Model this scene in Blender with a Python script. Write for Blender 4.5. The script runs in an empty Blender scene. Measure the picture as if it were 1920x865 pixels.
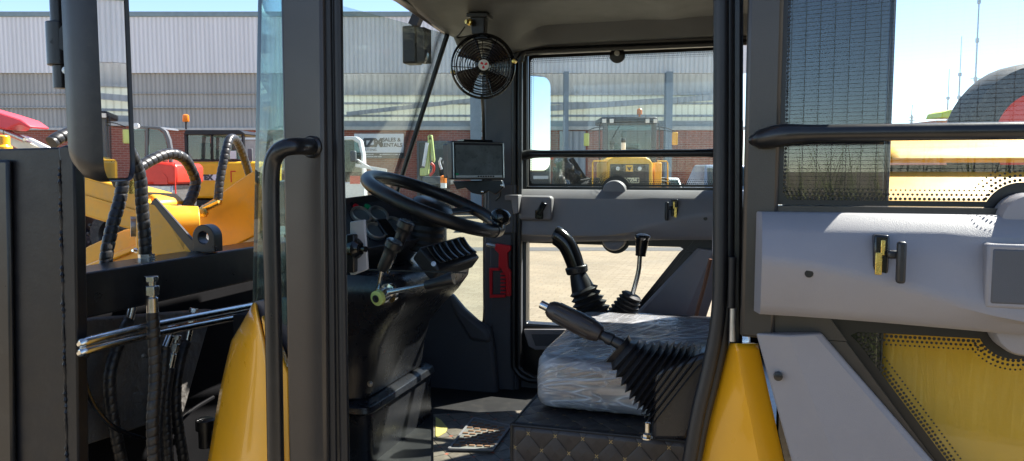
import bpy, bmesh, math, random
from mathutils import Vector, Matrix, Euler, Quaternion
random.seed(7)
SC = bpy.context.scene
COL = SC.collection
V = Vector
# ------------------------------------------------------------------ camera model
PSI = math.radians(16.4)          # the machine is turned by this against the viewing direction
F = 1423.0                        # focal length in pixels of the 1920 wide photograph
PITCH = math.atan(112.5 / F)
CAMZ = 1.65
CAM = V((0, 0, CAMZ))
CROT = Euler((math.pi/2 - PITCH, 0, PSI), 'XYZ').to_matrix()
def ray(px, py):
    return CROT @ V(((px-960)/F, -(py-432.5)/F, -1.0))
def K(px, py, v):                 # point on the plane y = v (lateral distance of the machine)
    d = ray(px, py); return CAM + d * (v / d.y)
def Ku(px, py, u):
    d = ray(px, py); return CAM + d * (u / d.x)
def Kz(px, py, z):
    d = ray(px, py); return CAM + d * ((z-CAMZ) / d.z)
FWD = V((-math.sin(PSI), math.cos(PSI), 0)); RGT = V((math.cos(PSI), math.sin(PSI), 0))
def KY(px, py, Y):                # point at forward distance Y from the viewer
    d = ray(px, py); return CAM + d * (Y / d.dot(FWD))
def zat(py, Y): return KY(960, py, Y).z
# ------------------------------------------------------------------ objects
W = {}
def thing(name, label, cat, loc=(0,0,0), rz=0.0, group=None):
    o = bpy.data.objects.new(name, None); COL.objects.link(o)
    o.empty_display_size = 0.2
    o.location = loc; o.rotation_euler = (0, 0, rz)
    o['label'] = label; o['category'] = cat
    if group: o['group'] = group
    W[o.name] = Matrix.Translation(loc) @ Matrix.Rotation(rz, 4, 'Z')
    return o
def tag(o, label, cat, group=None):
    o['label'] = label; o['category'] = cat
    if group: o['group'] = group
    return o
def link(name, me, parent=None, world=True):
    o = bpy.data.objects.new(name, me); COL.objects.link(o)
    if parent is not None:
        o.parent = parent
        if world:
            o.matrix_parent_inverse = W[parent.name].inverted(); W[o.name] = Matrix.Identity(4)
        else:
            W[o.name] = W[parent.name].copy()
    else:
        W[o.name] = Matrix.Identity(4)
    return o
def catmull(pts, per=8, closed=False):
    pts = [V(p) for p in pts]; n = len(pts); out = []
    if n < 3: 
        return [pts[0].lerp(pts[-1], i/per) for i in range(per+1)]
    segs = n if closed else n-1
    for i in range(segs):
        p1 = pts[i]; p2 = pts[(i+1) % n]
        p0 = pts[i-1] if (i > 0 or closed) else p1*2-p2
        p3 = pts[(i+2) % n] if (i+2 < n or closed) else p2*2-p1
        for k in range(per):
            t = k/per
            out.append(0.5*((2*p1) + (p2-p0)*t + (2*p0-5*p1+4*p2-p3)*t*t + (3*p1-p0-3*p2+p3)*t**3))
    if not closed: out.append(pts[-1].copy())
    return out
def resample(pts, step):
    out = [pts[0].copy()]; acc = 0.0
    for a, b in zip(pts, pts[1:]):
        L = (b-a).length
        while acc + L >= step and L > 1e-9:
            t = (step-acc)/L; a = a.lerp(b, t); out.append(a.copy()); L = (b-a).length; acc = 0.0
        acc += L
    if (out[-1]-pts[-1]).length > step*0.3: out.append(pts[-1].copy())
    return out
def frame(n, up=V((0,0,1))):
    n = V(n).normalized()
    if abs(n.dot(up)) > .98: up = V((1,0,0))
    x = up.cross(n).normalized(); y = n.cross(x)
    return x, y, n
class G:
    def __init__(s): s.v = []; s.f = []
    def add(s, vs, fs):
        b = len(s.v); s.v += [V(p) for p in vs]; s.f += [[i+b for i in f] for f in fs]; return s
    def box(s, a, b):
        x0,x1 = sorted((a[0],b[0])); y0,y1 = sorted((a[1],b[1])); z0,z1 = sorted((a[2],b[2]))
        return s.add([(x0,y0,z0),(x1,y0,z0),(x1,y1,z0),(x0,y1,z0),(x0,y0,z1),(x1,y0,z1),(x1,y1,z1),(x0,y1,z1)],
            [(0,3,2,1),(4,5,6,7),(0,1,5,4),(1,2,6,5),(2,3,7,6),(3,0,4,7)])
    def obox(s, c, ax, ay, az):      # centre and three half-axis vectors
        c = V(c); ax, ay, az = V(ax), V(ay), V(az)
        if ax.cross(ay).dot(az) < 0: ax = -ax
        P = [c+ax*i+ay*j+az*k for k in (-1,1) for (i,j) in ((-1,-1),(1,-1),(1,1),(-1,1))]
        return s.add(P, [(0,3,2,1),(4,5,6,7),(0,1,5,4),(1,2,6,5),(2,3,7,6),(3,0,4,7)])
    def bar(s, a, b, w, h, up=V((0,0,1))):
        a, b = V(a), V(b); x, y, n = frame(b-a, up)
        return s.obox((a+b)/2, x*w/2, y*h/2, (b-a)/2)
    def prism(s, pts, d):            # polygon swept by the vector d
        pts = [V(p) for p in pts]; d = V(d); n = len(pts)
        nrm = V((0,0,0))
        for i in range(n): nrm += pts[i].cross(pts[(i+1) % n])
        if nrm.dot(d) > 0: pts = pts[::-1]
        return s.add(pts + [p+d for p in pts], [tuple(range(n)), tuple(range(2*n-1, n-1, -1))] +
            [(i, n+i, n+(i+1) % n, (i+1) % n) for i in range(n)])
    def rings(s, R, closed=True, cap=True, loop=False):
        n = len(R[0]); b = len(s.v)
        for r in R: s.v += [V(p) for p in r]
        m = len(R)
        for i in range(m if loop else m-1):
            j = (i+1) % m
            for k in range(n if closed else n-1):
                k2 = (k+1) % n
                s.f.append([b+i*n+k, b+i*n+k2, b+j*n+k2, b+j*n+k])
        if cap and not loop and closed:
            s.f.append([b+k for k in range(n)][::-1]); s.f.append([b+(m-1)*n+k for k in range(n)])
        return s
    def tube(s, pts, r, n=12, closed=False, cap=True, flat=None):
        pts = [V(p) for p in pts]; m = len(pts); R = []; acc = 0.0
        t0 = ((pts[1]-pts[0]) if not closed else (pts[1]-pts[-1])).normalized()
        x, y, _ = frame(t0)
        for i, p in enumerate(pts):
            if closed: t = (pts[(i+1) % m]-pts[i-1])
            else: t = pts[min(i+1, m-1)]-pts[max(i-1, 0)]
            t.normalize()
            q = t0.rotation_difference(t); x = q @ x; x = (x - t*x.dot(t)).normalized(); y = t.cross(x); t0 = t
            if i: acc += (p-pts[i-1]).length
            ring = []
            for k in range(n):
                a = 2*math.pi*k/n
                rr = r(acc, a) if callable(r) else (r[i] if isinstance(r, (list, tuple)) else r)
                ring.append(p + x*math.cos(a)*rr + y*math.sin(a)*rr)
            R.append(ring)
        return s.rings(R, cap=cap, loop=closed)
    def lathe(s, p, axis, prof, n=24, cap=True):   # prof: (distance along axis, radius)
        x, y, a = frame(axis); p = V(p)
        return s.rings([[p + a*t + x*math.cos(2*math.pi*k/n)*r + y*math.sin(2*math.pi*k/n)*r for k in range(n)] for t, r in prof], cap=cap)
    def grid(s, fn, nu, nv):
        return s.rings([[fn(i/nu, j/nv) for j in range(nv+1)] for i in range(nu+1)], closed=False)
    def build(s, name, m, parent=None, bevel=0, smooth=35, world=True, seg=2, thick=0, sub=0):
        me = bpy.data.meshes.new(name); me.from_pydata([tuple(p) for p in s.v], [], s.f); me.validate(); me.update()
        bm = bmesh.new(); bm.from_mesh(me); bmesh.ops.recalc_face_normals(bm, faces=bm.faces); bm.to_mesh(me); bm.free()
        me.materials.append(m)
        if smooth:
            for p in me.polygons: p.use_smooth = True
            me.set_sharp_from_angle(angle=math.radians(smooth))
        o = link(name, me, parent, world)
        if thick:
            md = o.modifiers.new('Solid', 'SOLIDIFY'); md.thickness = thick; md.offset = 0
        if bevel:
            md = o.modifiers.new('Bevel', 'BEVEL'); md.width = bevel; md.segments = seg; md.limit_method = 'ANGLE'; md.angle_limit = math.radians(38)
            md.harden_normals = False
        if sub:
            md = o.modifiers.new('Sub', 'SUBSURF'); md.levels = sub; md.render_levels = sub
        return o
def circ(c, x, y, r, n=24, a0=0, a1=2*math.pi):
    full = abs(a1-a0-2*math.pi) < 1e-6
    return [V(c)+V(x)*math.cos(a0+(a1-a0)*k/(n if full else n-1))*r+V(y)*math.sin(a0+(a1-a0)*k/(n if full else n-1))*r for k in range(n)]
def text(name, body, size, m, origin, right, up, parent, world=True, align='CENTER', depth=.002, bold=0.0):
    cu = bpy.data.curves.new(name, 'FONT'); cu.body = body; cu.size = size; cu.align_x = align; cu.align_y = 'CENTER'
    cu.extrude = depth; cu.offset = bold; cu.resolution_u = 3
    to = bpy.data.objects.new(name+'_src', cu); COL.objects.link(to)
    dg = bpy.context.evaluated_depsgraph_get()
    me = bpy.data.meshes.new_from_object(to.evaluated_get(dg)); bpy.data.objects.remove(to); bpy.data.curves.remove(cu)
    r = V(right).normalized(); u = V(up).normalized(); n = r.cross(u)
    M = Matrix(((r.x,u.x,n.x,origin[0]),(r.y,u.y,n.y,origin[1]),(r.z,u.z,n.z,origin[2]),(0,0,0,1)))
    me.transform(M); me.materials.clear(); me.materials.append(m); me.name = name
    return link(name, me, parent, world)
# ------------------------------------------------------------------ materials
class NT:
    def __init__(s, name):
        s.m = bpy.data.materials.new(name); s.m.use_nodes = True; s.t = s.m.node_tree; s.t.nodes.clear()
        s.out = s.n('ShaderNodeOutputMaterial')
    def n(s, typ, **kw):
        nd = s.t.nodes.new(typ)
        for k, v in kw.items():
            if k in nd.inputs.keys(): pass
            setattr(nd, k, v)
        return nd
    def l(s, a, b): s.t.links.new(a, b)
    def coord(s): return s.n('ShaderNodeTexCoord').outputs['Object']
    def noise(s, scale, detail=4, vec=None, rough=.55):
        nd = s.n('ShaderNodeTexNoise'); nd.inputs['Scale'].default_value = scale; nd.inputs['Detail'].default_value = detail
        nd.inputs['Roughness'].default_value = rough
        s.l(vec if vec is not None else s.coord(), nd.inputs['Vector']); return nd.outputs['Fac']
    def ramp(s, fac, stops):
        nd = s.n('ShaderNodeValToRGB'); el = nd.color_ramp.elements
        while len(el) > 1: el.remove(el[-1])
        el[0].position = stops[0][0]; el[0].color = (*stops[0][1], 1)
        for p, c in stops[1:]:
            e = el.new(p); e.color = (*c, 1)
        s.l(fac, nd.inputs['Fac']); return nd.outputs['Color']
    def math(s, op, a, b=None, c=None):
        nd = s.n('ShaderNodeMath', operation=op)
        for i, x in enumerate((a, b, c)):
            if x is None: continue
            if isinstance(x, (int, float)): nd.inputs[i].default_value = x
            else: s.l(x, nd.inputs[i])
        return nd.outputs[0]
    def mix(s, fac, a, b):
        nd = s.n('ShaderNodeMix', data_type='RGBA')
        for sock, x in ((nd.inputs[0], fac), (nd.inputs[6], a), (nd.inputs[7], b)):
            if isinstance(x, (int, float)): sock.default_value = x
            elif isinstance(x, tuple): sock.default_value = (*x, 1)
            else: s.l(x, sock)
        return nd.outputs[2]
    def bump(s, h, strength=.3, dist=.002):
        nd = s.n('ShaderNodeBump'); nd.inputs['Strength'].default_value = strength; nd.inputs['Distance'].default_value = dist
        s.l(h, nd.inputs['Height']); return nd.outputs['Normal']
    def bsdf(s, col=None, rough=.5, metal=0, coat=0, normal=None, spec=None, trans=0, alpha=None):
        b = s.n('ShaderNodeBsdfPrincipled')
        for nm, x in (('Base Color', col), ('Roughness', rough), ('Metallic', metal), ('Coat Weight', coat), ('Normal', normal), ('Specular IOR Level', spec), ('Transmission Weight', trans), ('Alpha', alpha)):
            if x is None: continue
            if isinstance(x, tuple): b.inputs[nm].default_value = (*x, 1)
            elif isinstance(x, (int, float)): b.inputs[nm].default_value = x
            else: s.l(x, b.inputs[nm])
        return b.outputs[0]
    def done(s, sh): s.l(sh, s.out.inputs['Surface']); return s.m
def mat(name, col, rough=.5, metal=0, coat=0, var=.12, nscale=6, bump=0, bscale=300, spec=None, rvar=.12, dust=0, dustcol=(.30,.26,.21)):
    t = NT(name); nz = t.noise(nscale, 5)
    c0 = tuple(max(0, x*(1-var)) for x in col); c1 = tuple(min(1, x*(1+var)) for x in col)
    c = t.ramp(nz, [(.3, c0), (.7, c1)])
    if dust:
        d = t.ramp(t.noise(23, 8, rough=.7), [(.5, (0,0,0)), (.75, (1,1,1))])
        c = t.mix(t.math('MULTIPLY', d, dust), c, dustcol)
    r = t.math('ADD', t.math('MULTIPLY', t.noise(nscale*3.3, 4), rvar*2), rough-rvar)
    nm = t.bump(t.noise(bscale, 2), bump, .001) if bump else None
    return t.done(t.bsdf(c, r, metal, coat, nm, spec))
def glass(name, tint=(.93,.96,.95), refl=1.0, rough=.0, dirt=.04):
    t = NT(name)
    tr = t.n('ShaderNodeBsdfTransparent'); tr.inputs[0].default_value = (*tint, 1)
    gl = t.n('ShaderNodeBsdfGlossy'); gl.inputs['Roughness'].default_value = rough
    lw = t.n('ShaderNodeLayerWeight'); lw.inputs[0].default_value = .5
    fz = t.math('MINIMUM', t.math('ADD', t.math('MULTIPLY', t.math('POWER', lw.outputs['Facing'], 4.5), .8), .035), .9)
    mx = t.n('ShaderNodeMixShader'); t.l(t.math('MULTIPLY', fz, refl), mx.inputs[0]); t.l(tr.outputs[0], mx.inputs[1]); t.l(gl.outputs[0], mx.inputs[2])
    df = t.n('ShaderNodeBsdfDiffuse'); df.inputs[0].default_value = (.6,.58,.52,1)
    dm = t.math('MULTIPLY', t.ramp(t.noise(3.1, 7, rough=.65), [(.4,(.15,.15,.15)),(.75,(1,1,1))]), dirt)
    m2 = t.n('ShaderNodeMixShader'); t.l(dm, m2.inputs[0]); t.l(mx.outputs[0], m2.inputs[1]); t.l(df.outputs[0], m2.inputs[2])
    return t.done(m2.outputs[0])
YEL = (.88,.405,.011)
M = {}
M['yellow'] = mat('yellow_paint', YEL, .3, coat=.5, var=.06, rvar=.07, dust=.06)
M['yellow_dull'] = mat('yellow_frame_paint', (.80,.39,.018), .42, var=.10, dust=.25, bump=.15, bscale=90)
M['yellow_far'] = mat('yellow_machine_paint', (.87,.45,.015), .45, var=.07, dust=.06)
M['black_paint'] = mat('black_satin_paint', (.012,.012,.013), .30, var=.2, bump=.12, bscale=260, rvar=.07, dust=.05)
M['black_steel'] = mat('black_steel_paint', (.009,.009,.011), .40, var=.25, bump=.35, bscale=120, dust=.03, spec=.35)
M['pillar'] = mat('cab_pillar_paint', (.065,.058,.052), .30, metal=.4, var=.10, bump=.2, bscale=420, rvar=.04, spec=.5)
M['bay'] = mat('engine_bay_shade_black', (.006,.006,.007), .8, var=.3, spec=.12)  # darker and duller than the frame black: shade of the bay put into the colour

M['rubber'] = mat('black_rubber', (.010,.010,.011), .55, var=.3, rvar=.08, dust=.08)
M['seal'] = mat('seal_rubber', (.011,.011,.013), .42, var=.25, rvar=.06)
M['plastic'] = mat('black_moulded_plastic', (.014,.014,.016), .36, var=.2, bump=.25, bscale=700, rvar=.05, dust=.05)
M['gloss'] = mat('glossy_black_plastic', (.010,.010,.011), .16, var=.2, rvar=.04)
M['console'] = mat('console_plastic', (.014,.014,.017), .28, var=.2, bump=.2, bscale=500, rvar=.05, dust=.05)
M['liner'] = mat('grey_door_plastic', (.275,.258,.266), .48, var=.05, bump=.4, bscale=700, rvar=.08, dust=.10, dustcol=(.40,.36,.32))
M['trim'] = mat('charcoal_trim_plastic', (.085,.087,.098), .5, var=.07, bump=.35, bscale=800, rvar=.05)
M['headliner'] = mat('headliner_plastic', (.135,.142,.155), .55, var=.06, bump=.35, bscale=700)
M['chrome'] = mat('bright_zinc', (.62,.62,.60), .22, 1.0, var=.12, nscale=30)
M['steel'] = mat('galvanised_steel', (.45,.45,.44), .36, .9, var=.2, nscale=25, bump=.2, bscale=200)
M['hose'] = mat('spiral_hose_wrap', (.020,.020,.021), .38, var=.3, nscale=15, rvar=.1, dust=.18)
M['red'] = mat('red_plastic', (.70,.016,.03), .38, var=.08)
M['redp'] = mat('red_machine_paint', (.62,.035,.018), .38, var=.1)
M['redroof'] = mat('faded_red_paint', (.60,.05,.07), .5, var=.12)
M['orange'] = mat('amber_beacon_plastic', (.85,.22,.01), .3, var=.05)
M['white'] = mat('white_plastic', (.78,.78,.76), .4, var=.04)
M['whitep'] = mat('white_vehicle_paint', (.76,.77,.78), .28, coat=.4, var=.03)
M['bluep'] = mat('silver_blue_paint', (.36,.44,.55), .3, metal=.4, var=.05)
M['greyp'] = mat('dark_grey_paint', (.10,.105,.11), .4, var=.1)
M['green'] = mat('pale_green_paint', (.52,.60,.22), .45, var=.12)
M['lime'] = mat('lime_roof_sheet', (.45,.55,.05), .5, var=.08)
M['pinkwall'] = mat('salmon_render', (.60,.30,.22), .8, var=.08)
M['tyre'] = mat('tyre_rubber', (.022,.022,.023), .75, var=.25, bump=.5, bscale=40, dust=.25)
M['brass'] = mat('yellow_zinc', (.70,.50,.14), .28, .9, var=.15, nscale=40)
M['copper'] = mat('brown_cable_sleeve', (.20,.075,.035), .5, var=.15)
M['greenled'] = mat('green_lamp_plastic', (.02,.42,.16), .3, var=.05)
M['ring'] = mat('pale_green_ring', (.66,.74,.22), .35, var=.06)
M['mesh'] = mat('dark_green_wire', (.035,.04,.035), .5, var=.1)
M['gauge'] = mat('gauge_face', (.10,.12,.13), .2, var=.1)
M['lamp'] = mat('lamp_lens', (.75,.76,.74), .2, var=.05)
M['glass'] = glass('cab_glass', (.90,.95,.93), 1.0, dirt=.13)
M['wscreen'] = glass('windscreen_glass', (.90,.955,.935), 1.0, dirt=.09)
M['cornerglass'] = glass('tinted_corner_glass', (.74,.90,.88), .5, dirt=.04)
M['doorglass'] = glass('door_glass', (.95,.97,.96), 1.0, dirt=.008)
M['farglass'] = glass('machine_cab_glass', (.45,.60,.58), 1.6, dirt=.10)
M['darkglass'] = mat('dark_tinted_glass', (.012,.015,.016), .03, var=.1, rvar=.01, spec=.9)
M['frit'] = mat('black_glass_print', (.016,.014,.014), .30, var=.1, rvar=.03)
M['screen'] = mat('switched_off_screen', (.035,.040,.042), .2, var=.2, rvar=.04)
M['mirror'] = mat('mirror_silvering', (.82,.85,.86), .015, 1.0, var=.01, rvar=.004)
# quilted leather: diamond seams and a gold cross-stitch in the middle of each seam crossing
def quilt(name, base, cross, pitch, line):
    t = NT(name); co = t.coord(); sx = t.n('ShaderNodeSeparateXYZ'); t.l(co, sx.inputs[0])
    a = t.math('DIVIDE', sx.outputs[0], pitch); b = t.math('DIVIDE', t.math('ADD', sx.outputs[1], t.math('MULTIPLY', sx.outputs[2], -1)), pitch*1.15)
    p = t.math('ADD', a, b); q = t.math('SUBTRACT', a, b)
    def seam(x):  # 0 on a seam line, .5 in between
        return t.math('ABSOLUTE', t.math('SUBTRACT', t.math('FRACT', x), .5))
    sp, sq = seam(p), seam(q)     # .5 at seam (fract 0), 0 mid
    lp = t.math('GREATER_THAN', sp, .5-line); lq = t.math('GREATER_THAN', sq, .5-line)
    near = t.math('MULTIPLY', t.math('GREATER_THAN', sp, .39), t.math('GREATER_THAN', sq, .39))
    st = t.math('MULTIPLY', t.math('MAXIMUM', lp, lq), near)
    sm = t.math('MAXIMUM', lp, lq)
    c = t.mix(sm, t.ramp(t.noise(60, 4), [(.3, base), (.7, tuple(x*1.5 for x in base))]), tuple(x*.35 for x in base))
    c = t.mix(st, c, cross)
    h = t.math('MULTIPLY', t.math('SUBTRACT', .5, sp), t.math('SUBTRACT', .5, sq))
    h2 = t.math('ADD', t.math('POWER', h, .5), t.math('MULTIPLY', t.noise(900, 2), .06))
    return t.done(t.bsdf(c, .42, 0, 0, t.bump(h2, .6, .012)))
M['quilt'] = quilt('quilted_black_leather', (.022,.019,.020), (.30,.21,.08), .058, .020)
M['quilt_floor'] = quilt('quilted_floor_leather', (.15,.125,.10), (.45,.10,.05), .075, .03)
# plastic film: clear with milky creases
def film():
    t = NT('crinkled_plastic_film'); co = t.coord()
    mp = t.n('ShaderNodeMapping'); mp.inputs['Scale'].default_value = (3.2, 5.5, 10); mp.inputs['Rotation'].default_value = (.3,.5,.4); t.l(co, mp.inputs[0])
    sx = t.n('ShaderNodeSeparateXYZ'); t.l(co, sx.inputs[0])
    zz = t.math('ADD', t.math('SUBTRACT', sx.outputs[2], 1.15), t.math('MULTIPLY', t.math('SUBTRACT', sx.outputs[1], 1.6), .55)); xx = t.math('ADD', sx.outputs[0], .52)
    th = t.math('ARCTAN2', zz, xx); cb = t.n('ShaderNodeCombineXYZ'); t.l(t.math('MULTIPLY', th, 2.6), cb.inputs[0]); t.l(t.math('MULTIPLY', xx, 1.6), cb.inputs[1]); t.l(t.math('MULTIPLY', sx.outputs[1], 1.2), cb.inputs[2])
    n1 = t.noise(2.2, 1, cb.outputs[0], .5); n2 = t.noise(5.5, 1.5, cb.outputs[0], .5); n3 = t.noise(5, 4); n4 = t.noise(2.2, 2, mp.outputs[0], .5)
    rid = lambda n, k: t.math('POWER', t.math('MAXIMUM', t.math('SUBTRACT', 1.0, t.math('ABSOLUTE', t.math('MULTIPLY', t.math('SUBTRACT', n, .5), 4.0))), 0.0), k)
    r1 = t.math('MAXIMUM', rid(n1, 12.0), t.math('MULTIPLY', rid(n4, 16.0), .6)); r2 = rid(n2, 12.0)
    cre = t.math('MAXIMUM', r1, t.math('MULTIPLY', r2, .7))
    h = t.math('ADD', t.math('MULTIPLY', cre, .5), t.math('ADD', n1, t.math('MULTIPLY', n2, .5)))
    nm = t.bump(h, .5, .006)
    tr = t.n('ShaderNodeBsdfTransparent'); tr.inputs[0].default_value = (.93,.95,.97,1)
    gl = t.n('ShaderNodeBsdfGlossy'); gl.inputs['Roughness'].default_value = .16; t.l(nm, gl.inputs['Normal'])
    df = t.n('ShaderNodeBsdfDiffuse'); df.inputs[0].default_value = (.88,.90,.92,1); t.l(nm, df.inputs['Normal'])
    tl = t.n('ShaderNodeBsdfTranslucent'); tl.inputs[0].default_value = (.80,.84,.88,1); t.l(nm, tl.inputs['Normal'])
    m0 = t.n('ShaderNodeMixShader'); m0.inputs[0].default_value = .35; t.l(df.outputs[0], m0.inputs[1]); t.l(tl.outputs[0], m0.inputs[2])
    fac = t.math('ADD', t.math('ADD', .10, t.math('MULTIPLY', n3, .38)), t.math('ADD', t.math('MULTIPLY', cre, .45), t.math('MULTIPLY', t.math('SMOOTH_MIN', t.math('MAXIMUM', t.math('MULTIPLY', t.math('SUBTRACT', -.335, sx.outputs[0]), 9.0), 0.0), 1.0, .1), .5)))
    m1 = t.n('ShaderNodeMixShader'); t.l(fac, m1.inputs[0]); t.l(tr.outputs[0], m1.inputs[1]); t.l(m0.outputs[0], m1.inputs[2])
    fr = t.n('ShaderNodeFresnel'); fr.inputs[0].default_value = 1.5; t.l(nm, fr.inputs['Normal'])
    m2 = t.n('ShaderNodeMixShader'); t.l(t.math('ADD', t.math('MULTIPLY', fr.outputs[0], .9), .06), m2.inputs[0]); t.l(m1.outputs[0], m2.inputs[1]); t.l(gl.outputs[0], m2.inputs[2])
    return t.done(m2.outputs[0])
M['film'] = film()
def hem():
    t = NT('bunched_plastic_film'); nm = t.bump(t.noise(60, 4), .7, .01)
    tr = t.n('ShaderNodeBsdfTransparent'); df = t.n('ShaderNodeBsdfDiffuse'); df.inputs[0].default_value = (.86,.86,.82,1); t.l(nm, df.inputs['Normal'])
    tl = t.n('ShaderNodeBsdfTranslucent'); tl.inputs[0].default_value = (.86,.86,.80,1)
    a = t.n('ShaderNodeMixShader'); a.inputs[0].default_value = .5; t.l(df.outputs[0], a.inputs[1]); t.l(tl.outputs[0], a.inputs[2])
    b = t.n('ShaderNodeMixShader'); t.l(t.math('ADD', .45, t.math('MULTIPLY', t.noise(35, 4), .5)), b.inputs[0]); t.l(tr.outputs[0], b.inputs[1]); t.l(a.outputs[0], b.inputs[2])
    return t.done(b.outputs[0])
M['hem'] = hem()
def insulation():
    t = NT('insulation_foam'); h = t.noise(38, 6)
    c = t.ramp(t.noise(5, 5), [(.3,(.06,.057,.053)), (.7,(.15,.14,.128))])
    return t.done(t.bsdf(c, .6, 0, 0, t.bump(h, .8, .012)))
M['foam'] = insulation()
# paving blocks
def pavers():
    t = NT('concrete_paving_blocks'); co = t.coord()
    b = t.n('ShaderNodeTexBrick'); b.offset = .5; b.inputs['Scale'].default_value = 1.0
    b.inputs['Brick Width'].default_value = .22; b.inputs['Row Height'].default_value = .11; b.inputs['Mortar Size'].default_value = .006
    b.inputs['Color1'].default_value = (.255,.207,.142,1); b.inputs['Color2'].default_value = (.295,.245,.173,1); b.inputs['Mortar'].default_value = (.19,.15,.10,1)
    b.inputs['Mortar Smooth'].default_value = .3
    t.l(co, b.inputs['Vector'])
    st = t.ramp(t.noise(.55, 8, rough=.65), [(.35,(.80,.80,.80)), (.62,(1.05,1.03,1.0))])
    mx = t.n('ShaderNodeMix', data_type='RGBA', blend_type='MULTIPLY'); mx.inputs[0].default_value = 1; t.l(b.outputs['Color'], mx.inputs[6]); t.l(st, mx.inputs[7])
    nm = t.bump(t.math('ADD', t.math('MULTIPLY', b.outputs['Fac'], -1), t.math('MULTIPLY', t.noise(90, 3), .3)), .5, .006)
    return t.done(t.bsdf(mx.outputs[2], .85, 0, 0, nm, .3))
M['pavers'] = pavers()
def ribbed(name, col, pitch, depth=.05, var=.06, axis=0, dark=.75, panels=True):
    # trapezoidal sheet: rib relief as bump, rib troughs coloured darker, sheets and streaks differing in tone
    t = NT(name); sx = t.n('ShaderNodeSeparateXYZ'); t.l(t.coord(), sx.inputs[0])
    x = sx.outputs[axis]
    f = t.math('FRACT', t.math('DIVIDE', x, pitch)); h = t.math('MINIMUM', t.math('MULTIPLY', t.math('ABSOLUTE', t.math('SUBTRACT', f, .5)), 3.0), 1.0)
    mp = t.n('ShaderNodeMapping'); mp.inputs['Scale'].default_value = (1.3, 1.3, .12); t.l(t.coord(), mp.inputs[0])
    c = t.ramp(t.noise(2.0, 5, mp.outputs[0]), [(.3, tuple(k*(1-var) for k in col)), (.7, tuple(min(1,k*(1+var)) for k in col))])
    if panels:
        wn = t.n('ShaderNodeTexWhiteNoise'); wn.noise_dimensions = '1D'; t.l(t.math('FLOOR', t.math('DIVIDE', x, .8)), wn.inputs['W'])
        c = t.mix(t.math('MULTIPLY', wn.outputs['Value'], .25), c, tuple(k*.7 for k in col))
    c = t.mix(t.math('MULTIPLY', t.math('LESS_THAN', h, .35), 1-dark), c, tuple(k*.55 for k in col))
    return t.done(t.bsdf(c, .5, 0, 0, t.bump(h, .8, depth)))
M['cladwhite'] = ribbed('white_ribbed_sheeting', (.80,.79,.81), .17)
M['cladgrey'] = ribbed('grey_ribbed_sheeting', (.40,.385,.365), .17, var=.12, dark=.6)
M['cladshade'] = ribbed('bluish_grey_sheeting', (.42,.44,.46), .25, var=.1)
M['cladpale'] = ribbed('pale_translucent_sheeting', (.82,.83,.74), .25, var=.06, dark=.8)
def pale():
    t = NT('pale_translucent_sheet'); sx = t.n('ShaderNodeSeparateXYZ'); t.l(t.coord(), sx.inputs[0]); x = sx.outputs[0]
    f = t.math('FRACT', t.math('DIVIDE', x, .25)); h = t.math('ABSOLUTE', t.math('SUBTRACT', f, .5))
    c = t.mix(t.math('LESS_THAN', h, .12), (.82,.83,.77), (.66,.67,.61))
    d = t.n('ShaderNodeBsdfDiffuse'); tl = t.n('ShaderNodeBsdfTranslucent'); t.l(c, d.inputs[0]); t.l(c, tl.inputs[0])
    m = t.n('ShaderNodeMixShader'); m.inputs[0].default_value = .42; t.l(d.outputs[0], m.inputs[1]); t.l(tl.outputs[0], m.inputs[2]); return t.done(m.outputs[0])
M['cladpale'] = pale()
M['gutter'] = mat('grey_green_flashing', (.20,.27,.30), .5, var=.08)
M['steelcol'] = mat('blue_grey_steel_paint', (.22,.27,.32), .5, var=.08)
def brickwall():
    t = NT('red_face_brick'); co = t.coord(); sx = t.n('ShaderNodeSeparateXYZ'); t.l(co, sx.inputs[0]); cb = t.n('ShaderNodeCombineXYZ'); t.l(sx.outputs[0], cb.inputs[0]); t.l(sx.outputs[2], cb.inputs[1])
    b = t.n('ShaderNodeTexBrick'); b.inputs['Scale'].default_value = 1.0; b.inputs['Brick Width'].default_value = .23; b.inputs['Row Height'].default_value = .085; b.inputs['Mortar Size'].default_value = .006
    b.inputs['Color1'].default_value = (.36,.10,.065,1); b.inputs['Color2'].default_value = (.27,.075,.05,1); b.inputs['Mortar'].default_value = (.36,.27,.22,1)
    t.l(cb.outputs[0], b.inputs['Vector'])
    return t.done(t.bsdf(b.outputs['Color'], .85, 0, 0, t.bump(b.outputs['Fac'], -.4, .01)))
M['brick'] = brickwall()
M['sign_white'] = mat('white_banner_vinyl', (.78,.79,.82), .5, var=.02)
M['sign_dark'] = mat('dark_banner_print', (.055,.06,.07), .5, var=.1)
def crinkle():
    t = NT('crumpled_black_wrap'); n = t.noise(5, 7, rough=.7)
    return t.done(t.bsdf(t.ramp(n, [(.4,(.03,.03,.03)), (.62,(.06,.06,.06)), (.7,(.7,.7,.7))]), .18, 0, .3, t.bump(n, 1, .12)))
M['crumple'] = crinkle()
M['grass'] = mat('dry_green_grass', (.20,.22,.085), .7, var=.7, nscale=2)
M['soil'] = mat('dry_soil', (.20,.16,.11), .9, var=.25, nscale=1.3)
EXPOSURE = 1.8
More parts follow.
